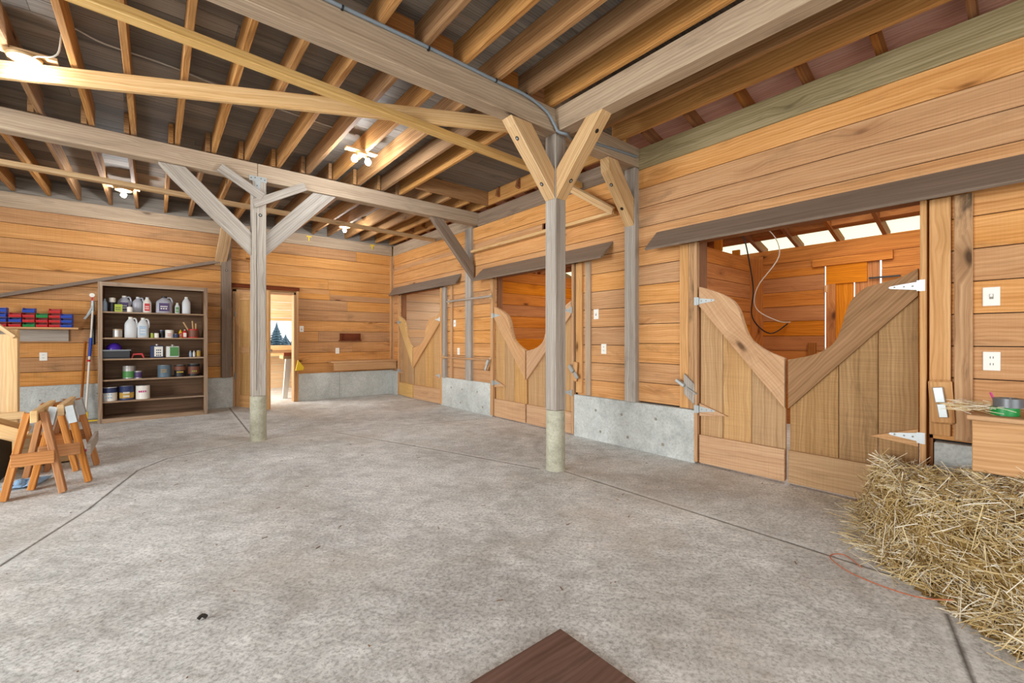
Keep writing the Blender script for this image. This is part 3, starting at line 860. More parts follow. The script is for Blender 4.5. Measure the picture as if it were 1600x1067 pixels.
hood(-1.2, 2.57, .225, 2.325, 2.12, 'long brown grey sloping hood board above the nearest stall doors')
hood(3.13, 5.70, .225, 2.33, 2.125, 'grey sloping hood board above the middle stall doors')
hood(6.34, 9.08, .13, 2.335, 2.155, 'grey sloping hood board above the farthest stall doors')
tag(MB().box(WX - .085, WX, 3.06, 5.93, 2.612, 2.652).build('wall_ledge', M['fir'], bevel=.003), 'narrow ledge rail high on the wall above the middle stall hood', 'ledge')
tag(MB().bar((3.98, 3.06, 2.64), (3.80, 3.62, 3.04), .04, .085, (0, 1, .2)).build('prop_board', M['fir'], bevel=.003), 'slanting board propped from the ledge rail end up to the beam', 'board')
tag(MB().bar((-4.2, 9.06, 1.03), (.86, 9.06, 2.55), .085, .05, (0, 0, 1)).build('slanting_rail', M['hood'], bevel=.003),
    'long dark rail fixed at a slant on the far wall above the shelves', 'rail')
for (z, y0, y1, r, lab) in ((1.865, 5.38, 6.70, .017, 'grey horizontal wooden rod on the wall between the middle and farthest stalls, upper one'),
                            (.878, 5.40, 6.90, .014, 'thin wooden rod low on the wall between the middle and farthest stalls')):
    t = empty('wall_rod', (WX - .075, (y0 + y1) / 2, z), lab, 'rod')
    MB().tube([(WX - .075, y0, z), (WX - .075, y1, z)], r, 10).build('rod', M['trim' if z < 1 else 'grey'], t)
    for yy in (y0 + .04, y1 - .04): MB().box(WX - .06, WX, yy - .03, yy + .03, z - .04, z + .04).build('end_block', M['fir'], t)

# ---------------------------------------------------------------- stall doors
PL = [(0, 1.706), (.1, 1.68), (.224, 1.643), (.34, 1.60), (.44, 1.54), (.505, 1.455), (.555, 1.33), (.62, 1.215), (.70, 1.155), (.80, 1.105), (.9, 1.07), (1, 1.04)]
PR = [(0, 1.69), (.125, 1.632), (.26, 1.603), (.37, 1.575), (.46, 1.50), (.51, 1.40), (.55, 1.27), (.60, 1.175), (.68, 1.115), (.78, 1.075), (.9, 1.048), (1, 1.03)]


def curve(P, n=5):
    return [tuple(p) for p in smoothpath([(a, b, 0) for a, b in P], n)]


def interp(P, t):
    for i in range(len(P) - 1):
        if P[i][0] <= t <= P[i + 1][0]:
            k = (t - P[i][0]) / max(1e-6, P[i + 1][0] - P[i][0]); return P[i][1] + k * (P[i + 1][1] - P[i][1])
    return P[-1][1]


def stall_door(hy, cy, prof, x, label, rail_mat='rail', plank_mat='door', wedge=True, ajar=0.0, hsteel=True, diag=(1.52, .63)):
    """hy: hinge y, cy: centre y"""
    W = abs(cy - hy); sg = 1 if cy > hy else -1
    t = empty('stall_half_door', (x, hy, 0), label, 'half_door')  # each one is a leaf of a stall half door
    t.rotation_euler = (0, 0, 0)
    Y = lambda u: hy + sg * W * u
    P = [(a, b) for a, b, _ in curve(prof)]
    g = .008 / W
    mb = MB(); cuts = [g, .30 + random.uniform(-.03, .03), .60 + random.uniform(-.03, .05), 1 - g]
    for i in range(3):
        a, b = cuts[i] + .002, cuts[i + 1] - .004
        top = [(Y(a), interp(P, a) - .004)] + [(Y(p[0]), p[1] - .004) for p in P if a < p[0] < b] + [(Y(b), interp(P, b) - .004)]
        poly = [(Y(a), .03), (Y(b), .03)] + top[::-1]
        mb.prism(poly, x + .004, x + .03, 'x', grain=1)
    mb.build('planks', M[plank_mat], t, bevel=.002)
    d0, d1 = diag
    pts = [p for p in P if g < p[0] < 1 - g]
    poly = [(Y(g), d0)] + [(Y(1 - g), d1)] + [(Y(1 - g), interp(P, 1 - g))] + [(Y(p[0]), p[1]) for p in pts[::-1]] + [(Y(g), interp(P, g))]
    mb = MB().prism(poly, x - .032, x + .003, 'x')
    u = Vector((Y(1) - Y(0), d1 - d0)).normalized(); _rot_uv(mb, 'x', u)
    mb.build('curved_rail', M[rail_mat], t)
    MB().box(x - .03, x + .003, min(Y(g), Y(1 - g)), max(Y(g), Y(1 - g)), .018, .285, 1).build('kick_board', M[rail_mat if rail_mat != 'rail_dark' else 'door'], t, bevel=.003)
    for z in (1.565, .53):
        zz = z
        h = empty_part('strap_hinge', t, (x, hy, zz))
        zo = x - .034
        if wedge and z < 1:
            MB().prism([(Y(g), zz + .055), (Y(g), zz - .065), (hy + sg * .27, zz - .005 - .03)], x - .026, x + .003, 'x').build('hinge_wedge', M['rail'], t)
            zo = x - .028
        m2 = MB().prism([(hy + sg * .012, zz + .028), (hy + sg * .012, zz - .028), (hy + sg * .155, zz - .008), (hy + sg * .163, zz), (hy + sg * .155, zz + .008)], zo - .004, zo, 'x')
        m2.box(x - .052, x - .048 + .016, hy - .012, hy + .012, zz - .036, zz + .036)
        m2.box(x - .056, x - .05, min(hy - sg * .002, hy - sg * .03), max(hy - sg * .002, hy - sg * .03), zz - .038, zz + .038)
        o2 = m2.build('strap_hinge', M['steel'], t)
        m3 = MB()
        for k in (.035, .08, .13): m3.lathe([(.006, 0), (.006, -.0015)], (zo - .0042, hy + sg * k, zz), 'x', 8)
        m3.build('screw_heads', M['ivory'], o2)
    if ajar:
        # swing about the hinge
        for ch in t.children: pass
        t.rotation_euler = (0, 0, ajar)
    return t


def empty_part(name, parent, loc): return None


DX = WX - .005
n1 = stall_door(2.098, 1.350, PL, DX, 'left leaf of the nearest stall door, light tan with a broad pale curved rail')
n2 = stall_door(.532, 1.338, PR, DX, 'right leaf of the nearest stall door, dark brown curved rail and sooty planks', rail_mat='rail_dark', plank_mat='door_sooty', diag=(1.50, .63))
n3 = stall_door(5.365, 4.622, PL, DX, 'left leaf of the middle stall door, fully visible left of the nearest post')
n4 = stall_door(3.742, 4.610, PR, DX, 'right leaf of the middle stall door, half hidden behind the nearest post', wedge=False)
n5 = stall_door(8.755, 8.03, PL, DX, 'narrow left leaf of the farthest stall door, yellowish rail, slightly ajar', rail_mat='yellow', ajar=-.05)
n6 = stall_door(6.995, 8.01, PR, DX, 'wide right leaf of the farthest stall door with a straight diagonal edge', ajar=.04)

# latches


def latch(c, tilt, label, w=.11, h=.26, mat='grey', face=WX - .03, bt=None):
    t = empty('door_latch', c, label, 'latch')
    m = Matrix.Translation(Vector(c)) @ Matrix.Rotation(tilt, 4, 'X')
    MB().box(-.03, .0, -w / 2, w / 2, -h / 2, h / 2, 2, m).build('wooden_block', M[mat], t, bevel=.012); t_ = bpy.data.objects[[c.name for c in t.children][0]] if t.children else t
    m = Matrix.Translation(Vector(c)) @ Matrix.Rotation(tilt if bt is None else bt, 4, 'X')
    MB().box(-.046, -.032, -.022, .022, -.10, -.01, 2, m).box(-.064, -.032, -.024, .024, .0, .10, 2, m).build('steel_bolt', M['steel'], t_, bevel=.003)
    return t


t = empty('door_latch', (WX - .03, 2.19, .765), 'grey slanted latch block with bright steel bolt, left of the nearest stall door', 'latch')
lb_ = MB().prism([(2.235, .865), (2.125, .765), (2.125, .565), (2.235, .665)], WX - .06, WX - .03, 'x', grain=1).build('wooden_block', M['grey'], t, bevel=.004)
MB().bar((WX - .078, 2.30, .80), (WX - .074, 2.215, .745), .028, .045, (1, 0, 0)).bar((WX - .068, 2.195, .735), (WX - .068, 2.095, .675), .01, .042, (1, 0, 0)).build('steel_bolt', M['steel'], lb_, bevel=.003)
latch((WX - .03, .425, .785), math.radians(-3), 'upright round cornered latch block with a steel hasp, between stall door and hay', .115, .29, 'trim', bt=math.radians(-8))
latch((WX - .05, 3.66, .80), math.radians(5), 'small wooden latch block with steel bolt right of the middle stall door', .07, .24, 'trim', bt=math.radians(-40))
latch((WX - .05, 5.47, .80), math.radians(30), 'steel latch on a small block left of the middle stall door', .06, .14, 'trim', bt=math.radians(35))

# switches and outlets


def plate(c, axis, w, h, kind, label):
    t = empty('wall_outlet' if kind == 'outlet' else 'light_switch', c, label, 'outlet' if kind == 'outlet' else 'switch')
    x, y, z = c
    if axis == 'x':
        MB().box(x - .007, x, y - w / 2, y + w / 2, z - h / 2, z + h / 2).build('cover_plate', M['white'], t, bevel=.002)
        f = lambda a, b, c_, d, e: MB().box(x - e, x - .0065, y + a, y + b, z + c_, z + d)
    else:
        MB().box(x - w / 2, x + w / 2, y - .007, y, z - h / 2, z + h / 2).build('cover_plate', M['white'], t, bevel=.002)
        f = lambda a, b, c_, d, e: MB().box(x + a, x + b, y - e, y - .0065, z + c_, z + d)
    if kind == 'switch':
        tf = f(-.009, .009, -.016, .016, .0085).build('toggle_frame', M['ivory'], t); f(-.006, .006, -.002, .014, .018).build('toggle', M['white'], tf)
    else:
        for s_ in (-1, 1):
            so = f(-.017, .017, s_ * .021 - .015, s_ * .021 + .015, .009).build('socket', M['white'], t)
            for q in (-.007, .006): f(q - .0015, q + .0015, s_ * .021 - .004, s_ * .021 + .009, .0095).build('slot', M['hole'], so)
    return t


plate((WX, .204, 1.469), 'x', .075, .118, 'switch', 'white light switch on the wall right of the nearest stall, above an outlet')
plate((WX, .203, 1.062), 'x', .075, .118, 'outlet', 'white double outlet above the bench at the right edge')
plate((WX, 3.377, 1.498), 'x', .075, .118, 'switch', 'white light switch between the nearest post and the grey wall post')
plate((WX, 3.262, 1.087), 'x', .075, .118, 'outlet', 'white outlet below the switch right of the nearest post')
plate((WX, 6.55, 1.481), 'x', .075, .118, 'switch', 'white switch on the wall between the middle and farthest stalls')
plate((WX, 6.424, .99), 'x', .075, .118, 'outlet', 'white outlet between the two rods on the wall by the farthest stall')
plate((2.197, WY, 1.40), 'y', .075, .118, 'switch', 'white switch on the far wall right of the doorway')
plate((2.875, WY, .964), 'y', .075, .118, 'outlet', 'white outlet on the far wall above the corner bench')
plate((-1.251, WY, .951), 'y', .08, .118, 'outlet', 'ivory outlet on the far wall below the coloured bins')

# ---------------------------------------------------------------- far corner pieces
t = empty('corner_bench', (3.4, 8.95, .55), 'plank bench shelf fixed along the far wall in the corner', 'bench')
MB().box(2.66, 4.02, 8.80, 9.10, .735, .765).build('bench_top', M['trim'], t, bevel=.003)
MB().box(2.72, 4.02, 8.85, 8.88, .575, .733).build('front_board', M['trim'], t, bevel=.003)
t = empty('wall_box', (3.12, 9.1, 1.2), 'small open brown wooden box fixed on the far wall', 'box')
MB().box(2.90, 3.34, WY - .10, WY, 1.165, 1.185).box(2.92, 2.935, WY - .08, WY, 1.185, 1.32).box(3.31, 3.325, WY - .08, WY, 1.185, 1.32).box(2.935, 3.31, WY - .02, WY - .004, 1.19, 1.32).build('box_boards', M['dark'], t)
t = empty('yellow_pennant', (2.13, 9.03, .63), 'bright yellow triangular wedge hanging beside the far doorway', 'wedge')
MB().prism([(2.07, .60), (2.20, .605), (2.215, .66), (2.11, .80)], 9.03, 9.075, 'y').build('wedge_body', M['yellowp'], t)
# work stand in the feed room
t = empty('work_stand', (2.05, 9.8, 0), 'white legged work stand with orange top just inside the far doorway', 'stand')
MB().box(2.0, 2.45, 9.75, 10.1, .80, .87).build('stand_top', M['porcelain'], t)
MB().prism([(1.985, .0), (2.07, .0), (2.16, .80), (2.04, .80)], 9.72, 9.78, 'y').build('leg', M['white'], t)
MB().prism([(2.35, .0), (2.43, .0), (2.40, .80), (2.32, .80)], 9.72, 9.78, 'y').build('leg', M['white'], t)
MB().box(2.0, 2.2, 9.70, 9.745, .86, .93).build('clamp', M['string'], t)
tag(MB().box(1.2, 2.8, 11.5, 11.97, .80, .86).build('work_shelf', M['pine']), 'pale plank shelf under the feed room window', 'shelf')

# ---------------------------------------------------------------- shelf unit with its cans and bottles
SY = 8.50; SB = 8.98
t = empty('shelving_unit', (0, 8.7, 0), 'tall dark brown wooden shelving unit full of paint cans against the far wall', 'shelves')
for x in (-.63, .60):
    MB().box(x, x + .035, SY, SB, 0, 2.02, 2).build('side_panel', M['shelfwood'], t)
    MB().box(x - .004, x + .045, SY - .02, SY, 0, 2.02, 2).build('edge_strip', M['shelfedge'], t)
MB().box(-.63, .635, SB, SB + .012, 0, 2.0, 0).build('back_panel', M['shelfwood'], t)
MB().box(-.585, .60, SY - .02, SY, 1.965, 2.02, 0).build('top_edge', M['shelfedge'], t)
MB().box(-.595, .60, SY, SB, 1.99, 2.015, 0).build('top_panel', M['shelfwood'], t)
MB().box(-.585, .60, SY - .02, SY, 0, .06, 0).build('plinth', M['shelfedge'], t)
LZ = [1.60, 1.222, .918, .615, .303]
for z in LZ: MB().box(-.594, .60, SY + .004, SB, z - .02, z, 0).build('shelf', M['shelfedge'], t)
MB().box(-.594, .60, SY + .004, SB, .04, .06, 0).build('shelf', M['shelfedge'], t)
G5 = ['on the top shelf', 'on the second shelf', 'on the third shelf', 'on the fourth shelf', 'on the lowest loaded shelf']
FY = 8.62


def can(x, z, w, h, body, band, label, y=FY, lid=True, band_rng=(.12, .88)):
    t = empty('paint_can', (x, y, z), label, 'can'); r = w / 2
    MB().lathe([(r * .97, 0), (r, .004), (r * .985, .008), (r * .985, h - .01), (r * 1.0, h - .006), (r, h)], (x, y, z), 'z', 22).build('can_body', M[body], t, smooth=True)
    if band: MB().lathe([(r * .993, h * band_rng[0]), (r * .998, h * band_rng[1])], (x, y, z), 'z', 22).build('paper_label', M[band], t, smooth=True)
    if lid: MB().lathe([(r * .9, 0), (r * .9, .003), (r * .8, .001)], (x, y, z + h), 'z', 22).build('lid', M['can'], t, smooth=True)
    return t


def label_marks(parent, x, z, w, h, mat, y, rows=2):
    mb = MB()
    for k in range(rows):
        zz = z + h * (.62 - .28 * k); n = random.randint(3, 5); s_ = w * .8 / n
        for q in range(n):
            mb.box(x - w * .4 + q * s_, x - w * .4 + q * s_ + s_ * .65, y - .0015, y, zz - h * .08, zz + h * .06)
    mb.build('label_mark', M[mat], parent)


def bottle(x, z, w, h, body, cap, label, lab=None, y=FY, square=True, neck=.3, name='plastic_bottle'):
    t = empty(name, (x, y, z), label, 'bottle' if name == 'plastic_bottle' else 'jug'); r = w / 2
    seg = 20
    prof = [(r * .9, 0), (r, .008), (r, h * .62), (r * .9, h * .72), (r * neck * 1.3, h * .88), (r * neck, h * .92)]
    MB().lathe(prof, (x, y, z), 'z', seg, scale=(1, .62 if square else 1)).build('bottle_body', M[body], t, smooth=True)
    MB().lathe([(r * neck * 1.15, h * .91), (r * neck * 1.15, h)], (x, y, z), 'z', 14).build('cap', M[cap], t)
    if lab:
        yy = y - r * (.62 if square else 1) - .0015
        pl_ = MB().box(x - r * .62, x + r * .62, yy, yy + .012, z + h * .12, z + h * .6).build('paper_label', M[lab], t)
        label_marks(pl_, x, z + h * .12, r * 1.1, h * .45, 'white', yy, 2)
    if name == 'handled_jug':
        MB().tube(smoothpath([(x + r * .25, y, z + h * .9), (x + r * .75, y, z + h * .93), (x + r * .98, y, z + h * .75), (x + r * .95, y, z + h * .5)], 4), .011, 8).build('jug_handle', M[body], t)
    return t


z = LZ[0]; s = .0021
bottle(-.573, z, .06, .19, 'paleblue', 'paleblue', 'pale blue bottle at the left end of the top shelf', y=8.66)
can(-.489, z, .072, .20, 'black', None, 'tall white capped spray can with dark label on the top shelf', lid=False)
MB().lathe([(.037, .14), (.037, .205), (.02, .21)], (-.489, FY, z), 'z', 18).build('cap', M['white'], bpy.data.objects['paint_can'], smooth=True)
bottle(-.363, z, .155, .25, 'clear', 'white', 'big clear handled jug with purple label near the left of the top shelf', 'label_purple', y=8.72, name='handled_jug')
t = empty('small_box', (-.42, 8.56, z), 'small yellow green box in front of the big clear jug', 'box'); MB().box(-.46, -.375, 8.54, 8.58, z, z + .11).build('carton', M['label_lime'], t)
label_marks(t, -.42, z, .07, .10, 'black', 8.54)
can(-.295, z, .065, .075, 'white', None, 'small white tub on the top shelf in front of the clear jugs', y=8.56)
bottle(-.206, z, .13, .24, 'clear', 'milky', 'second clear jug with faint label on the top shelf, left of the red labelled bottle', y=8.70, name='handled_jug')
bottle(-.098, z, .10, .235, 'white', 'milky', 'white bottle with red label on the top shelf', 'red', neck=.36)
bottle(.103, z, .20, .26, 'clear', 'black', 'wide greyish jug with dark purple label and loop handle on the top shelf', 'label_purple', name='handled_jug')
bottle(.264, z, .06, .17, 'milky', 'white', 'small pale bottle left of the square white bottle on the top shelf', 'label_green', neck=.4)
bottle(.378, z, .11, .27, 'milky', 'white', 'plain square white bottle at the right of the top shelf', neck=.35)
z = LZ[1]
can(-.432, z, .11, .125, 'tan', 'can', 'rusty tan paint can at the left of the second shelf')
bottle(-.287, z, .14, .31, 'milky', 'white', 'large plain white jug on the second shelf, left of the pair', name='handled_jug', neck=.34)
bottle(-.145, z, .135, .30, 'milky', 'white', 'large white jug with blue label on the second shelf, right of the pair', 'paleblue', name='handled_jug', neck=.34)
can(-.04, z, .04, .07, 'label_lime', None, 'tiny yellow green can on the second shelf'); can(.012, z, .056, .07, 'white', None, 'small white jar on the second shelf', y=8.6)
can(.075, z, .068, .115, 'label_navy', 'black', 'dark narrow can in the middle of the second shelf', y=8.68)
c_ = can(.167, z, .108, .12, 'white', None, 'white can with red lettering on the second shelf'); label_marks(c_, .167, z, .06, .1, 'red', FY - .054)
can(.25, z, .07, .06, 'black', 'label_navy', 'low dark tin right of the white can on the second shelf', y=8.58)
bottle(.305, z, .045, .13, 'yellowp', 'yellowp', 'small yellow bottle on the second shelf', 'red', square=False); bottle(.357, z, .062, .13, 'red', 'white', 'small red and white bottle on the second shelf', 'white', square=False, y=8.6)
cr = can(.468, z, .14, .14, 'red', 'label_brown', 'red can holding paint brushes at the right of the second shelf', lid=False)
for (x0, x1, h, nm) in ((.44, .34, .13, 'a'), (.47, .455, .15, 'b'), (.50, .50, .11, 'c')):
    t = empty('paint_brush', (x0, FY, z + .12), {'a': 'wooden paint brush leaning far left out of the red can', 'b': 'upright paint brush in the red can', 'c': 'wide gold paint brush at the right side of the red can'}[nm], 'brush')
    MB().tube([(x0, FY, z + .05), (x1, FY, z + .12 + h)], .011, 8).build('brush_handle', M['fir'], t)
    MB().bar((x0 + (x0 - x1) * .1, FY, z + .012), (x0, FY, z + .06), .03, .02, (0, 1, 0)).build('bristles', M['label_gold'], t)
z = LZ[2]
t = empty('paint_tray', (-.44, 8.62, z), 'paint spattered black plastic tray box at the left of the third shelf', 'tray')
MB().box(-.59, -.29, 8.52, 8.75, z, z + .018).box(-.59, -.29, 8.52, 8.535, z + .018, z + .125).box(-.59, -.29, 8.735, 8.75, z + .018, z + .125).box(-.59, -.575, 8.535, 8.735, z + .018, z + .125).box(-.305, -.29, 8.535, 8.735, z + .018, z + .125).build('tray_shell', M['black'], t, bevel=.004)
MB().box(-.60, -.28, 8.512, 8.518, z + .112, z + .13).build('grey_rim', M['tape'], t)
t = empty('purple_bowl', (-.48, 8.64, z + .02), 'shiny purple dome shaped bowl upside down in the black tray', 'bowl')
MB().lathe([(.085, 0), (.09, .11), (.084, .15), (.066, .182), (.035, .202), (.001, .208)], (-.47, 8.635, z + .019), 'z', 24).build('dome', M['purple'], t, smooth=True)
t = empty('red_stapler', (-.205, 8.6, z), 'red plastic tray bridge shaped tool on the third shelf', 'tool')
MB().prism([(-.28, 0 + z), (-.265, z + .07), (-.15, z + .075), (-.125, z), (-.145, z), (-.165, z + .05), (-.25, z + .045), (-.262, z)], 8.57, 8.63, 'y').build('body', M['red'], t, bevel=.004)


def rect_can(x, z, w, h, c1, c2, label):
    t = empty('solvent_can', (x, FY, z), label, 'can')
    MB().box(x - w / 2, x + w / 2, FY - .04, FY + .05, z, z + h * .93).build('tin_body', M[c1], t, bevel=.008)
    MB().box(x - w * .2, x + w / 2 - .01, FY - .042, FY - .039, z + h * .1, z + h * .85).build('paper_label', M[c2], t)
    MB().lathe([(.022, 0), (.022, .02)], (x, FY, z + h * .93), 'z', 12).build('cap', M['can'], t)
    return t


c_ = rect_can(.017, z, .16, .2, 'label_navy', 'white', 'rectangular navy and white solvent can on the third shelf')
label_marks(c_, .04, z + .03, .08, .14, 'label_navy', 8.578, 3)
rect_can(.206, z, .17, .19, 'can', 'label_green', 'rectangular grey solvent can with dark green label on the third shelf')
bottle(.43, z, .033, .10, 'paleblue', 'white', 'small blue vial left of its white twin on the third shelf', square=False); bottle(.477, z, .036, .10, 'white', 'white', 'small white vial on the third shelf', square=False)
can(.537, z, .06, .10, 'tan', 'label_gold', 'small amber jar at the right end of the third shelf')
z = LZ[3]
can(-.302, z, .155, .185, 'can', 'label_green', 'paint can with green label on the fourth shelf', y=8.66, band_rng=(.08, .6)); c_ = can(-.2, z, .09, .11, 'can', 'label_purple', 'small can with purple grey label on the fourth shelf', y=8.57)
c_ = can(.107, z, .17, .185, 'label_slate', None, 'slate grey paint can with orange spot label on the fourth shelf'); label_marks(c_, .10, z + .05, .09, .11, 'label_gold', FY - .086, 2)
c_ = can(.298, z, .15, .18, 'black', 'label_brown', 'black paint can with yellow lettering on the fourth shelf', band_rng=(.55, .9)); label_marks(c_, .298, z, .11, .12, 'yellowp', FY - .076, 1)
c_ = can(.472, z, .155, .19, 'black', 'label_brown', 'dark paint can with brown label at the right of the fourth shelf', band_rng=(.2, .8)); label_marks(c_, .48, z, .09, .13, 'label_lime', FY - .079, 1)
z = LZ[4]
c_ = can(-.516, z, .165, .2, 'white', 'label_navy', 'white can with blue band, leftmost on the lowest loaded shelf', band_rng=(.6, .97)); label_marks(c_, -.52, z, .11, .16, 'paleblue', FY - .083, 2)
c_ = can(-.331, z, .165, .205, 'label_navy', 'label_gold', 'navy and gold paint can, middle of three on the lowest loaded shelf', band_rng=(.15, .55)); label_marks(c_, -.33, z, .09, .18, 'white', FY - .084, 2)
c_ = can(-.148, z, .17, .2, 'white', None, 'white can with pink lettering, rightmost on the lowest loaded shelf'); label_marks(c_, -.148, z, .12, .19, 'label_pink', FY - .086, 1)

# poles beside the shelves
t = empty('squeegee_pole', (-.77, 8.9, 0), 'white and blue extension pole with yellow foot leaning beside the shelves', 'pole')
MB().tube([(-.79, 8.86, .06), (-.75, 8.90, 1.0)], .013, 10).build('white_tube', M['white'], t); MB().tube([(-.752, 8.899, .95), (-.738, 8.905, 1.22)], .018, 10).build('blue_grip', M['blue'], t)
MB().tube([(-.738, 8.905, 1.22), (-.72, 8.92, 1.62)], .012, 10).build('upper_tube', M['white'], t)
MB().box(-.83, -.66, 8.81, 8.85, 0, .018).box(-.81, -.765, 8.83, 8.875, .018, .14).build('yellow_foot', M['yellowp'], t)
MB().tube([(-.762, 8.893, .87), (-.761, 8.894, .90)], .02, 10).build('red_collar', M['red'], t)
t = empty('wooden_pole', (-.86, 8.95, 0), 'reddish brown wooden handle leaning on the far wall left of the white pole', 'handle')
MB().tube([(-.85, 8.88, .0), (-.81, 9.06, 1.17)], .014, 10).build('stick', M['handle_wood'], t)
t = empty('caulking_gun', (-.74, 9.02, 1.5), 'steel tool hanging above the white pole beside the shelves', 'tool')
MB().lathe([(.024, 0), (.024, .16)], (-.73, 9.06, 1.62), 'z', 14).build('barrel', M['steel'], t)
MB().bar((-.73, 9.06, 1.64), (-.82, 9.04, 1.50), .025, .04, (0, 1, 0)).bar((-.73, 9.05, 1.70), (-.79, 9.03, 1.55), .02, .03, (0, 1, 0)).build('trigger_grip', M['steel'], t)
MB().tube([(-.72, 9.07, 1.56), (-.72, 9.07, 1.12)], .02, 8).build('black_sleeve', M['black'], t)
MB().lathe([(.03, 0), (.03, .012)], (-.735, 9.02, 1.86), 'y', 16).lathe([(.01, -.003), (.01, .014)], (-.735, 9.02, 1.86), 'y', 10).build('white_disc', M['white'], t)
MB().bar((-.735, 9.05, 1.74), (-.735, 9.05, 1.84), .02, .02, (0, 1, 0)).build('red_neck', M['red'], t)

# bin shelf and coloured bins
t = empty('bin_shelf', (-1.4, 8.95, 1.17), 'wall shelf with a grey backing board under the coloured bins', 'shelf')
MB().box(-2.6, -.85, 8.72, WY, 1.34, 1.367).build('shelf_board', M['trim'], t, bevel=.003)
MB().box(-2.5, -.99, WY - .03, WY, 1.17, 1.338).build('backing_board', M['grey'], t, bevel=.003)


def bin_(x, z, col, label, w=.112, h=.062, y=8.77, first=True):
    t = empty('storage_bin', (x, y, z), label, 'bin', 'coloured bins on the wall shelf')
    a, b, d, th = x - w / 2, x + w / 2, .15, .004
    mb = MB(); mb.box(a, b, y, y + d, z, z + th)
    side = [(y, z + th), (y + d, z + th), (y + d, z + h), (y + .035, z + h), (y - .010, z + .029)]
    mb.prism(side, a, a + th, 'x'); mb.prism(side, b - th, b, 'x')
    mb.box(a + th, b - th, y + d - th, y + d, z + th, z + h)
    mb.prism([(y, z + th), (y + th, z + th), (y - .010 + th, z + .029), (y - .010, z + .029)], a + th, b - th, 'x')
    mb.build('bin_shell', M[col], t)
    MB().box(a, b, y - .016, y - .0095, z + .022, z + .031).build('lip', M[col], t)
    return t


cols = [(-1.60, ['red', 'blue', 'blue', 'blue']), (-1.465, ['red', 'blue', 'red']), (-1.34, ['green', 'red', 'red', 'blue']), (-1.215, ['red', 'red', 'green']), (-1.095, ['red', 'red', 'red', 'red']), (-.977, ['blue', 'blue', 'blue'])]
cn = ['leftmost', 'second', 'third', 'fourth', 'fifth', 'rightmost']; ln = ['at the bottom', 'one above the bottom', 'two above the bottom', 'on top']
for i, (x, cl) in enumerate(cols):
    for k, c_ in enumerate(cl):
        lv = 'on top' if k == len(cl) - 1 else ln[k]
        bin_(x + random.uniform(-.003, .003), 1.368 + k * .066, c_, '%s plastic storage bin %s of the %s stack' % (c_, lv, cn[i]))

# ---------------------------------------------------------------- sawhorses, boxes, lumber frame


def sawhorse(cx, y0, y1, H_, spread, label, steel=False, rail_side=None):
    t = empty('sawhorse', (cx, (y0 + y1) / 2, 0), label, 'sawhorse')
    MB().box(cx - .02, cx + .02, y0 - .05, y1 + .05, H_ - .09, H_, 1).build('top_beam', M['pine'], t, bevel=.004)
    for yy in (y0, y1):
        dy = -.03 if yy == y0 else .03
        for sx in (-1, 1):
            a = Vector((cx + sx * .042, yy - dy, H_ - .02)); b = Vector((cx + sx * spread, yy + dy, .004))
            L = MB().bar(a, b, .04, .088, (0, 1, 0)).build('leg', M['horse'], t, bevel=.004)
            if steel:
                q = a + (b - a) * .22
                MB().bar(a + Vector((sx * .002, 0, .0)), q + Vector((sx * .002, 0, 0)), .05, .10, (0, 1, 0)).build('steel_bracket', M['steel'], L)
        zc = .30; xr = .042 + (spread - .042) * (1 - zc / H_)
        MB().box(cx - xr - .01, cx + xr + .01, yy + dy * .6 + (-.065 if dy < 0 else .04), yy + dy * .6 + (-.04 if dy < 0 else .065), zc - .05, zc + .045, 0).build('cross_rail', M['horse'], t, bevel=.003)
    if rail_side:
        xr = .042 + (spread - .042) * (1 - .27 / H_)
        MB().box(cx + xr + .035, cx + xr + .06, y0 - .02, y1 + .04, .22, .32, 1).build('side_rail', M['grey'], t, bevel=.003)
    return t


sawhorse(-.715, 4.90, 5.58, .655, .155, 'nearest wooden sawhorse with a plain dark ended top beam')
sawhorse(-.60, 5.13, 5.72, .665, .165, 'sawhorse with galvanised brackets on its legs, right of the plain one', True, True)
# open wooden trays behind the sawhorses


def tray(c, w, d, h, rot, label, mat='fir'):
    t = empty('wooden_tray', c, label, 'box'); t.rotation_euler = rot
    def bx(n, *a):
        o = MB().box(*a).build(n, M[mat], None, bevel=.002, origin=(0, 0, 0)); o.parent = t; return o
    bx('bottom', -w / 2, w / 2, -d / 2, d / 2, 0, .01)
    bx('side', -w / 2, w / 2, -d / 2, -d / 2 + .016, .01, h); bx('side', -w / 2, w / 2, d / 2 - .016, d / 2, .01, h)
    bx('end', -w / 2, -w / 2 + .016, -d / 2 + .016, d / 2 - .016, .01, h); bx('end', w / 2 - .016, w / 2, -d / 2 + .016, d / 2 - .016, .01, h)
    return t


tray((-1.10, 5.72, .40), .42, .34, .11, (0, math.radians(28), .1), 'open wooden tray tipped up behind the plain sawhorse', 'pine')
tray((-.80, 6.15, .02), .40, .34, .26, (0, 0, .2), 'pale open wooden box standing on the floor behind the sawhorses', 'pine')
t = empty('storage_crate', (-1.25, 5.75, 0), 'dark crate under the tipped tray at the left edge', 'crate')
mb = MB()
for k in range(4): mb.box(-1.45, -1.02, 5.5, 5.52, .02 + k * .09, .095 + k * .09); mb.box(-1.45, -1.02, 5.98, 6.0, .02 + k * .09, .095 + k * .09)
mb.box(-1.45, -1.43, 5.5, 6.0, .0, .36).box(-1.04, -1.02, 5.5, 6.0, 0, .36).box(-1.43, -1.04, 5.52, 5.98, 0, .02)
mb.build('slats', M['darkmetal'], t)
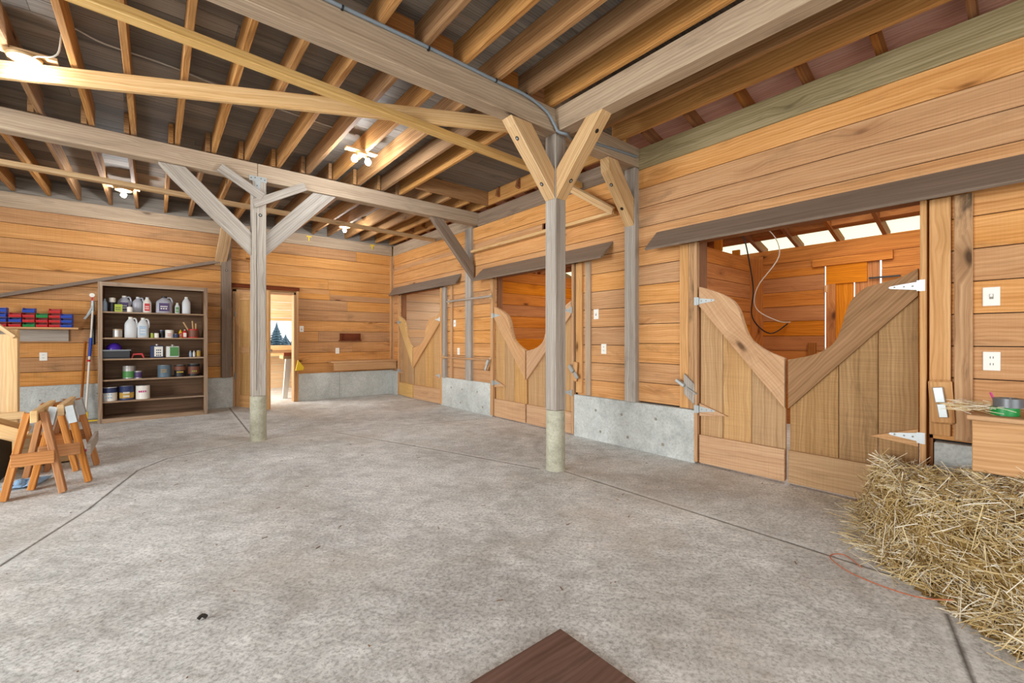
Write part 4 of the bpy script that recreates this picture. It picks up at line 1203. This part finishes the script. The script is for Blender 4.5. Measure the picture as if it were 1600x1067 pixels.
# pine frame at the left edge
t = empty('lumber_frame', (-1.5, 6.6, 0), 'pale pine stud frame with plywood panel at the left edge', 'frame')
MB().box(-1.145, -1.075, 6.55, 6.64, 0, 1.30, 2).build('stud', M['pine'], t, bevel=.003)
MB().box(-1.30, -1.145, 6.585, 6.60, .05, 1.25, 2).build('plywood_panel', M['pine'], t)
MB().box(-1.375, -1.305, 6.55, 6.64, 0, 1.55, 2).build('stud', M['pine'], t, bevel=.003)
MB().box(-2.3, -2.23, 6.55, 6.64, 0, 1.55, 2).build('stud', M['pine'], t, bevel=.003)
MB().bar((-1.36, 6.53, 1.50), (-1.09, 6.53, 1.22), .035, .07, (0, 1, 0)).build('diagonal', M['pine'], t, bevel=.003)
MB().box(-2.3, -1.305, 6.55, 6.64, 1.551, 1.62).build('top_plate', M['pine'], t, bevel=.003)
MB().box(-1.42, -1.02, 6.50, 6.545, .40, .47).build('lower_rail', M['pine'], t, bevel=.003)
# rag and pink handle
mb = MB(); n = 12; vs = []; R_ = random.Random(3)
for i in range(n):
    for j in range(n):
        u, v = i / (n - 1) - .5, j / (n - 1) - .5
        zz = .012 + .05 * abs(math.sin(u * 9 + v * 4)) * (1 - 2 * max(abs(u), abs(v))) + R_.uniform(0, .012)
        vs.append((-.82 + u * .2 + v * .06, 5.30 + v * .26, zz))
fs = [(i * n + j, i * n + j + 1, (i + 1) * n + j + 1, (i + 1) * n + j) for i in range(n - 1) for j in range(n - 1)]
mb.add(vs, fs, [[(0, 0)] * 4 for _ in fs]); o = mb.build('blue_rag', M['rag'], smooth=True)
o.modifiers.new('solid', 'SOLIDIFY').thickness = .004
tag(o, 'crumpled light blue rag on the floor under the sawhorses', 'rag')
tag(MB().tube([(-.74, 6.02, .05), (-.50, 6.12, .09)], .014, 8).build('plastic_rod', M['label_pink']), 'pink plastic handle lying behind the bracketed sawhorse', 'handle')

# ---------------------------------------------------------------- floor pieces near the camera
tag(MB().box(.05, 1.28, .0, 1.25, .002, .02, 0).build('plywood_sheet', M['sheet'], bevel=.003), 'dark brown plywood sheet lying on the floor at the bottom edge', 'plywood')
tag(MB().tube(smoothpath([(.14, 2.28, .008), (.155, 2.285, .016), (.17, 2.275, .008)], 3), .008, 6).build('floor_debris', M['hole']), 'small black scrap on the open floor lower left', 'scrap')
mb = MB(); R_ = random.Random(5)
for k in range(170):
    x, y = R_.uniform(-.6, 3.9), R_.uniform(.7, 5.5); a = R_.uniform(0, PI); L = R_.choice((.004, .006, .01, .03)); 
    mb.bar((x, y, .002), (x + L * math.cos(a), y + L * math.sin(a), .002), .003, .003)
tag(mb.build('floor_specks', M['shelfwood']), 'scattered dark chaff and specks on the concrete floor', 'debris', kind='stuff')

# ---------------------------------------------------------------- bench bin and tape, right edge
t = empty('bench_bin', (3.8, -.2, .5), 'wooden bench with front board against the wall behind the hay at the right edge', 'bench')
MB().box(3.56, WX, -1.3, .275, .745, .772, 1).build('bench_top', M['trim'], t, bevel=.004)
MB().box(3.60, 3.63, -1.3, .255, .45, .742, 1).build('front_board', M['trim'], t, bevel=.003)
MB().box(3.63, WX - .045, .235, .255, .516, .742, 0).build('end_board', M['trim'], t, bevel=.003)
MB().box(3.62, 3.70, -1.1, -1.02, 0, .744, 2).build('leg', M['trim'], t)


def roll(c, r0, r1, h, mat, label):
    o = MB().lathe([(r0, 0), (r1, 0), (r1, h), (r0, h), (r0, 0)], c, 'z', 30).build('tape_roll', M[mat], smooth=True); return tag(o, label, 'tape')


roll((3.70, .135, .773), .038, .058, .045, 'green', 'green tape roll under the silver one on the bench')
roll((3.705, .12, .819), .040, .062, .05, 'tape', 'silver duct tape roll on top of the green roll on the bench')
tag(MB().box(3.60, 3.74, -.25, .05, .7725, .779).build('paper_sheet', M['white']), 'white paper lying on the bench beside the tape', 'paper')
tag(MB().tube([(3.70, .165, .82), (3.71, .19, .895)], .006, 6).build('pink_pen', M['label_pink']), 'pink pen sticking up from the tape rolls', 'pen')

# ---------------------------------------------------------------- hay
R_ = random.Random(11)


def bale_h(x, y):
    """height of the heap: a bale against the wall, spilling toward the camera"""
    def inside(ax, ay, bx, by):
        ex, ey = bx - ax, by - ay; L = math.hypot(ex, ey); return (x - ax) * (-ey / L) + (y - ay) * (ex / L)
    dl = inside(4.02, .84, 3.22, .57); df = inside(3.30, .66, 2.58, -.10)
    top = .345 + .07 * max(0, min(1, (.40 - y) / .3)) * max(0, min(1, (x - 3.1) / .3)) - .03 * max(0, 3.4 - x) + .012 * math.sin(x * 23 + y * 9) + .01 * math.sin(y * 31 - x * 5)
    m = min(dl * 3.2, df, (3.98 - x) * 3)
    if m <= 0:
        if dl < -.03: return 0
        return max(0, .075 * (1 + m / .16)) if m > -.16 else 0
    s_ = min(1, m / .26)
    return .075 + (top - .075) * (1 - (1 - s_) ** 2.2)


nx_, ny_ = 70, 70; X0, X1, Y0, Y1 = 2.1, 3.99, -1.0, 1.0
hb = empty('hay_bale', (3.4, .2, 0), 'broken open straw bale heaped by the stall wall at the lower right', 'hay bale')
vs = []; 
for i in range(nx_):
    for j in range(ny_):
        x = X0 + (X1 - X0) * i / (nx_ - 1); y = Y0 + (Y1 - Y0) * j / (ny_ - 1)
        h = bale_h(x, y); h = h * .93 + (R_.uniform(-.012, .006) if h > 0 else 0) - .012
        vs.append((x, y, h))
fs = []
for i in range(nx_ - 1):
    for j in range(ny_ - 1):
        q = (i * ny_ + j, (i + 1) * ny_ + j, (i + 1) * ny_ + j + 1, i * ny_ + j + 1)
        if max(vs[k][2] for k in q) > .0: fs.append(q)
used = sorted({k for q in fs for k in q}); mp_ = {k: i for i, k in enumerate(used)}
mb = MB(); mb.add([(vs[k][0], vs[k][1], max(vs[k][2], .001)) for k in used], [tuple(mp_[k] for k in q) for q in fs], [[(0, 0)] * 4 for _ in fs])
mb.build('straw_block', M['strawcore'], hb, smooth=False)


def strand(mb, p, d, L, w, bend, tone):
    d = d.normalized(); s_ = d.cross(Vector((0, 0, 1)));
    if s_.length < .1: s_ = Vector((1, 0, 0))
    s_.normalize(); u = s_.cross(d)
    a = p - d * L / 2; c = p + d * L / 2; b = p + u * bend * L
    vv = []
    for q in (a, b, c):
        vv += [q + s_ * w / 2, q - s_ * w / 4 + u * w * .45, q - s_ * w / 4 - u * w * .45]
    f = []
    for k in (0, 3):
        for e in range(3): f.append((k + e, k + (e + 1) % 3, k + 3 + (e + 1) % 3, k + 3 + e))
    mb.add(vv, f, [[(0, 0)] * 4] * 6, tone)


sb = MB(); cnt = 0
while cnt < 14500:
    x, y = R_.uniform(2.15, 3.96), R_.uniform(-.55, .95)
    h = bale_h(x, y)
    if h <= .015: continue
    e = .02; gx = (bale_h(x + e, y) - bale_h(x - e, y)) / (2 * e); gy = (bale_h(x, y + e) - bale_h(x, y - e)) / (2 * e)
    g = math.hypot(gx, gy)
    if g < 1 and R_.random() < .35: continue
    n = Vector((-gx, -gy, 1)).normalized()
    a = R_.gauss(.25, .75) if R_.random() < .7 else R_.uniform(0, PI)
    d = Vector((math.cos(a), math.sin(a), R_.gauss(0, .18)))
    d = d - n * d.dot(n) + n * R_.gauss(0, .16)
    L = R_.choice((.05, .08, .12, .16, .22)); p = Vector((x, y, h)) + n * R_.uniform(-.008, .022)
    if g > 1: p = Vector((x, y, R_.uniform(.35, 1) * h)) + n * R_.uniform(0, .02)
    if p.z - abs(d.normalized().z) * L / 2 < .003: p.z = .004 + abs(d.normalized().z) * L / 2
    if x + abs(d.x) * L / 2 > 4.01: continue
    if p.y - 0 > .62 and p.x > 3.95: continue
    strand(sb, p, d, L, R_.uniform(.0022, .0048), R_.gauss(0, .05), min(1, max(0, R_.gauss(.60, .28)))); cnt += 1
# stray stalks sticking out
for k in range(260):
    x, y = R_.uniform(2.7, 3.95), R_.uniform(-.4, .74); h = bale_h(x, y)
    if h < .2: continue
    d = Vector((R_.gauss(0, 1), R_.gauss(0, 1), R_.uniform(.05, .8))); L = R_.uniform(.08, .24)
    p = Vector((x, y, h + .01)) + d.normalized() * L * .25
    if p.x + L / 2 > 4.01: continue
    strand(sb, p, d, L, R_.uniform(.002, .004), R_.gauss(0, .08), R_.uniform(.5, 1))
o = sb.build('straw_stalks', M['straw'], hb); o['kind'] = 'stuff'
# loose straw on the floor around
lb = MB(); k = 0
while k < 1100:
    t_ = R_.random(); ex, ey = 3.22 + (2.45 - 3.22) * t_, .68 + (-.20 - .68) * t_
    off = abs(R_.gauss(0, .06)); x = ex - .8 * off + R_.uniform(-.03, .25); y = ey + .55 * off + R_.uniform(-.2, .1)
    if R_.random() < .28: x = R_.uniform(3.1, 3.95); y = .60 + (x - 3.3) * .32 + abs(R_.gauss(0, .07))
    if x > 3.93: continue
    a = R_.uniform(0, PI); L = R_.uniform(.04, .17)
    strand(lb, Vector((x, y, R_.uniform(.004, .03))), Vector((math.cos(a), math.sin(a), R_.gauss(0, .03))), L, R_.uniform(.002, .004), R_.gauss(0, .04), R_.uniform(.3, 1)); k += 1
tag(lb.build('loose_straw', M['straw']), 'loose straw strewn on the concrete around the hay bale', 'straw', kind='stuff')
lb = MB()
for k in range(90):
    a = R_.gauss(PI / 2, .6); x = R_.uniform(3.62, 3.9); y = R_.uniform(.12, .40)
    strand(lb, Vector((x, min(y, .33), .776 + R_.uniform(.004, .045))), Vector((math.cos(a), math.sin(a), R_.gauss(0, .12))), R_.uniform(.06, .16), .0028, R_.gauss(0, .05), R_.uniform(.4, 1))
tag(lb.build('straw_wisps', M['straw']), 'thin wisps of straw lying on the left end of the bench', 'straw', kind='stuff')
tag(MB().tube(smoothpath([(2.86, .60, .006), (2.95, .70, .006), (2.86, .74, .008), (2.76, .64, .006), (2.72, .50, .006), (2.70, .36, .02), (2.72, .25, .05)], 6), .0028, 6).build('baling_twine', M['string']),
    'loop of orange brown twine on the floor beside the straw', 'twine')

# ---------------------------------------------------------------- lamps and cables


def lamp(x, y, twin, label):
    t = empty('ceiling_lamp', (x, y, JZ), label, 'lamp')
    MB().box(x - .17, x + .17, y - .045, y + .045, JZ - .001, JZ + .02, 0).build('mounting_board', M['fir'], t)
    if twin:
        MB().lathe([(.055, -.03), (.055, 0)], (x, y, JZ - .001), 'z', 20).build('lamp_base', M['porcelain'], t)
        offs = ((-.075, 0), (.075, 0))
    else:
        MB().lathe([(.035, -.055), (.09, -.035), (.095, -.02), (.06, 0)], (x, y, JZ - .001), 'z', 24).build('lamp_base', M['porcelain'], t, smooth=True); offs = ((0, 0),)
    for i, (dx, dy) in enumerate(offs):
        zc = JZ - .095
        sk = t
        if dx: sk = MB().tube([(x + dx * .3, y, JZ - .02), (x + dx, y, zc + .03)], .018, 10).build('socket', M['porcelain'], t)
        b = MB().lathe([(.001, -.034), (.018, -.030), (.03, -.015), (.034, 0), (.03, .018), (.02, .032), (.014, .045)], (x + dx, y + dy, zc), 'z', 18).build('bulb', M['bulb'], sk, smooth=True)
        light('lamp_light', 'POINT', (x + dx, y + dy, zc - .045), BULB_W * (1 if twin else .6 if x < -.5 else 1.4), (.86, .93, 1), .04)
    return t


lamp(-.74, 4.72, False, 'ceiling lamp with a pale round base and lit bulb at the upper left corner')
lamp(1.77, 4.80, True, 'twin bulb ceiling lamp, shining between joists in the middle of the room')
lamp(-.34, 8.02, False, 'lit bulb above the shelving unit close to the far wall')
lamp(2.67, 8.08, False, 'lit bulb near the far corner between the far beam and far wall')

t = empty('cable_conduit', (2.2, 2.77, 3.28), 'grey flexible cable running along the big beam and around the nearest post', 'cable')
pts = [(-3, 2.765, 3.272), (.2, 2.765, 3.275), (.9, 2.765, 3.27), (1.5, 2.765, 3.272), (2.1, 2.765, 3.262), (2.42, 2.76, 3.255), (2.64, 2.755, 3.20), (2.74, 2.75, 3.11), (2.775, 2.735, 3.05), (2.85, 2.70, 3.035), (2.95, 2.745, 3.04), (3.05, 2.765, 3.07), (3.4, 2.77, 3.12), (4.0, 2.765, 3.16)]
MB().tube(smoothpath(pts, 8), .0125, 10).build('cable_sheath', M['cable'], t, smooth=True)
for x in (.9, 1.5, 2.1, 2.42): MB().tube([(x - .006, 2.765, 3.265), (x + .006, 2.765, 3.265)], .017, 10).build('cable_clip', M['black'], t)
t = empty('lamp_cable', (-.3, 4.7, 3.45), 'thin pale cable looping from the upper left lamp over the joists', 'cable')
MB().tube(smoothpath([(-.70, 4.70, 3.26), (-.66, 4.60, 3.24), (-.55, 4.52, 3.26), (-.50, 4.50, 3.47), (-.30, 4.55, 3.46), (.1, 4.6, 3.47), (.6, 4.7, 3.46), (1.2, 4.8, 3.47), (1.7, 4.82, 3.46)], 6), .006, 6).build('cable_sheath', M['whitecable'], t)
tag(MB().tube(smoothpath([(6.05, 2.55, 2.66), (6.1, 2.5, 2.4), (6.3, 2.5, 1.9), (6.4, 2.55, 1.5), (6.6, 2.4, 1.28), (6.9, 2.28, 1.42)], 6), .009, 6).build('hanging_cable', M['blackcable']), 'thick black cable hanging in the corner of the nearest stall', 'cable')
tag(MB().tube(smoothpath([(6.0, 2.45, 2.68), (6.2, 2.25, 2.6), (6.35, 2.2, 2.3), (6.3, 2.45, 1.9), (6.4, 2.5, 1.62), (6.6, 2.3, 1.45), (6.9, 2.25, 1.44)], 6), .007, 6).build('hanging_cable', M['whitecable']), 'thin pale cable looping in the corner of the nearest stall', 'cable')
t = empty('clip_marker', (2.5, 9.08, 3.2), 'small yellow clips on the timber along the far wall near the corner', 'clip')
for x in (2.28, 3.55): MB().box(x, x + .09, WY - .045, WY - .03, 3.20, 3.22).box(x + .03, x + .05, WY - .045, WY - .03, 3.13, 3.20).build('clip', M['yellowp'], t)
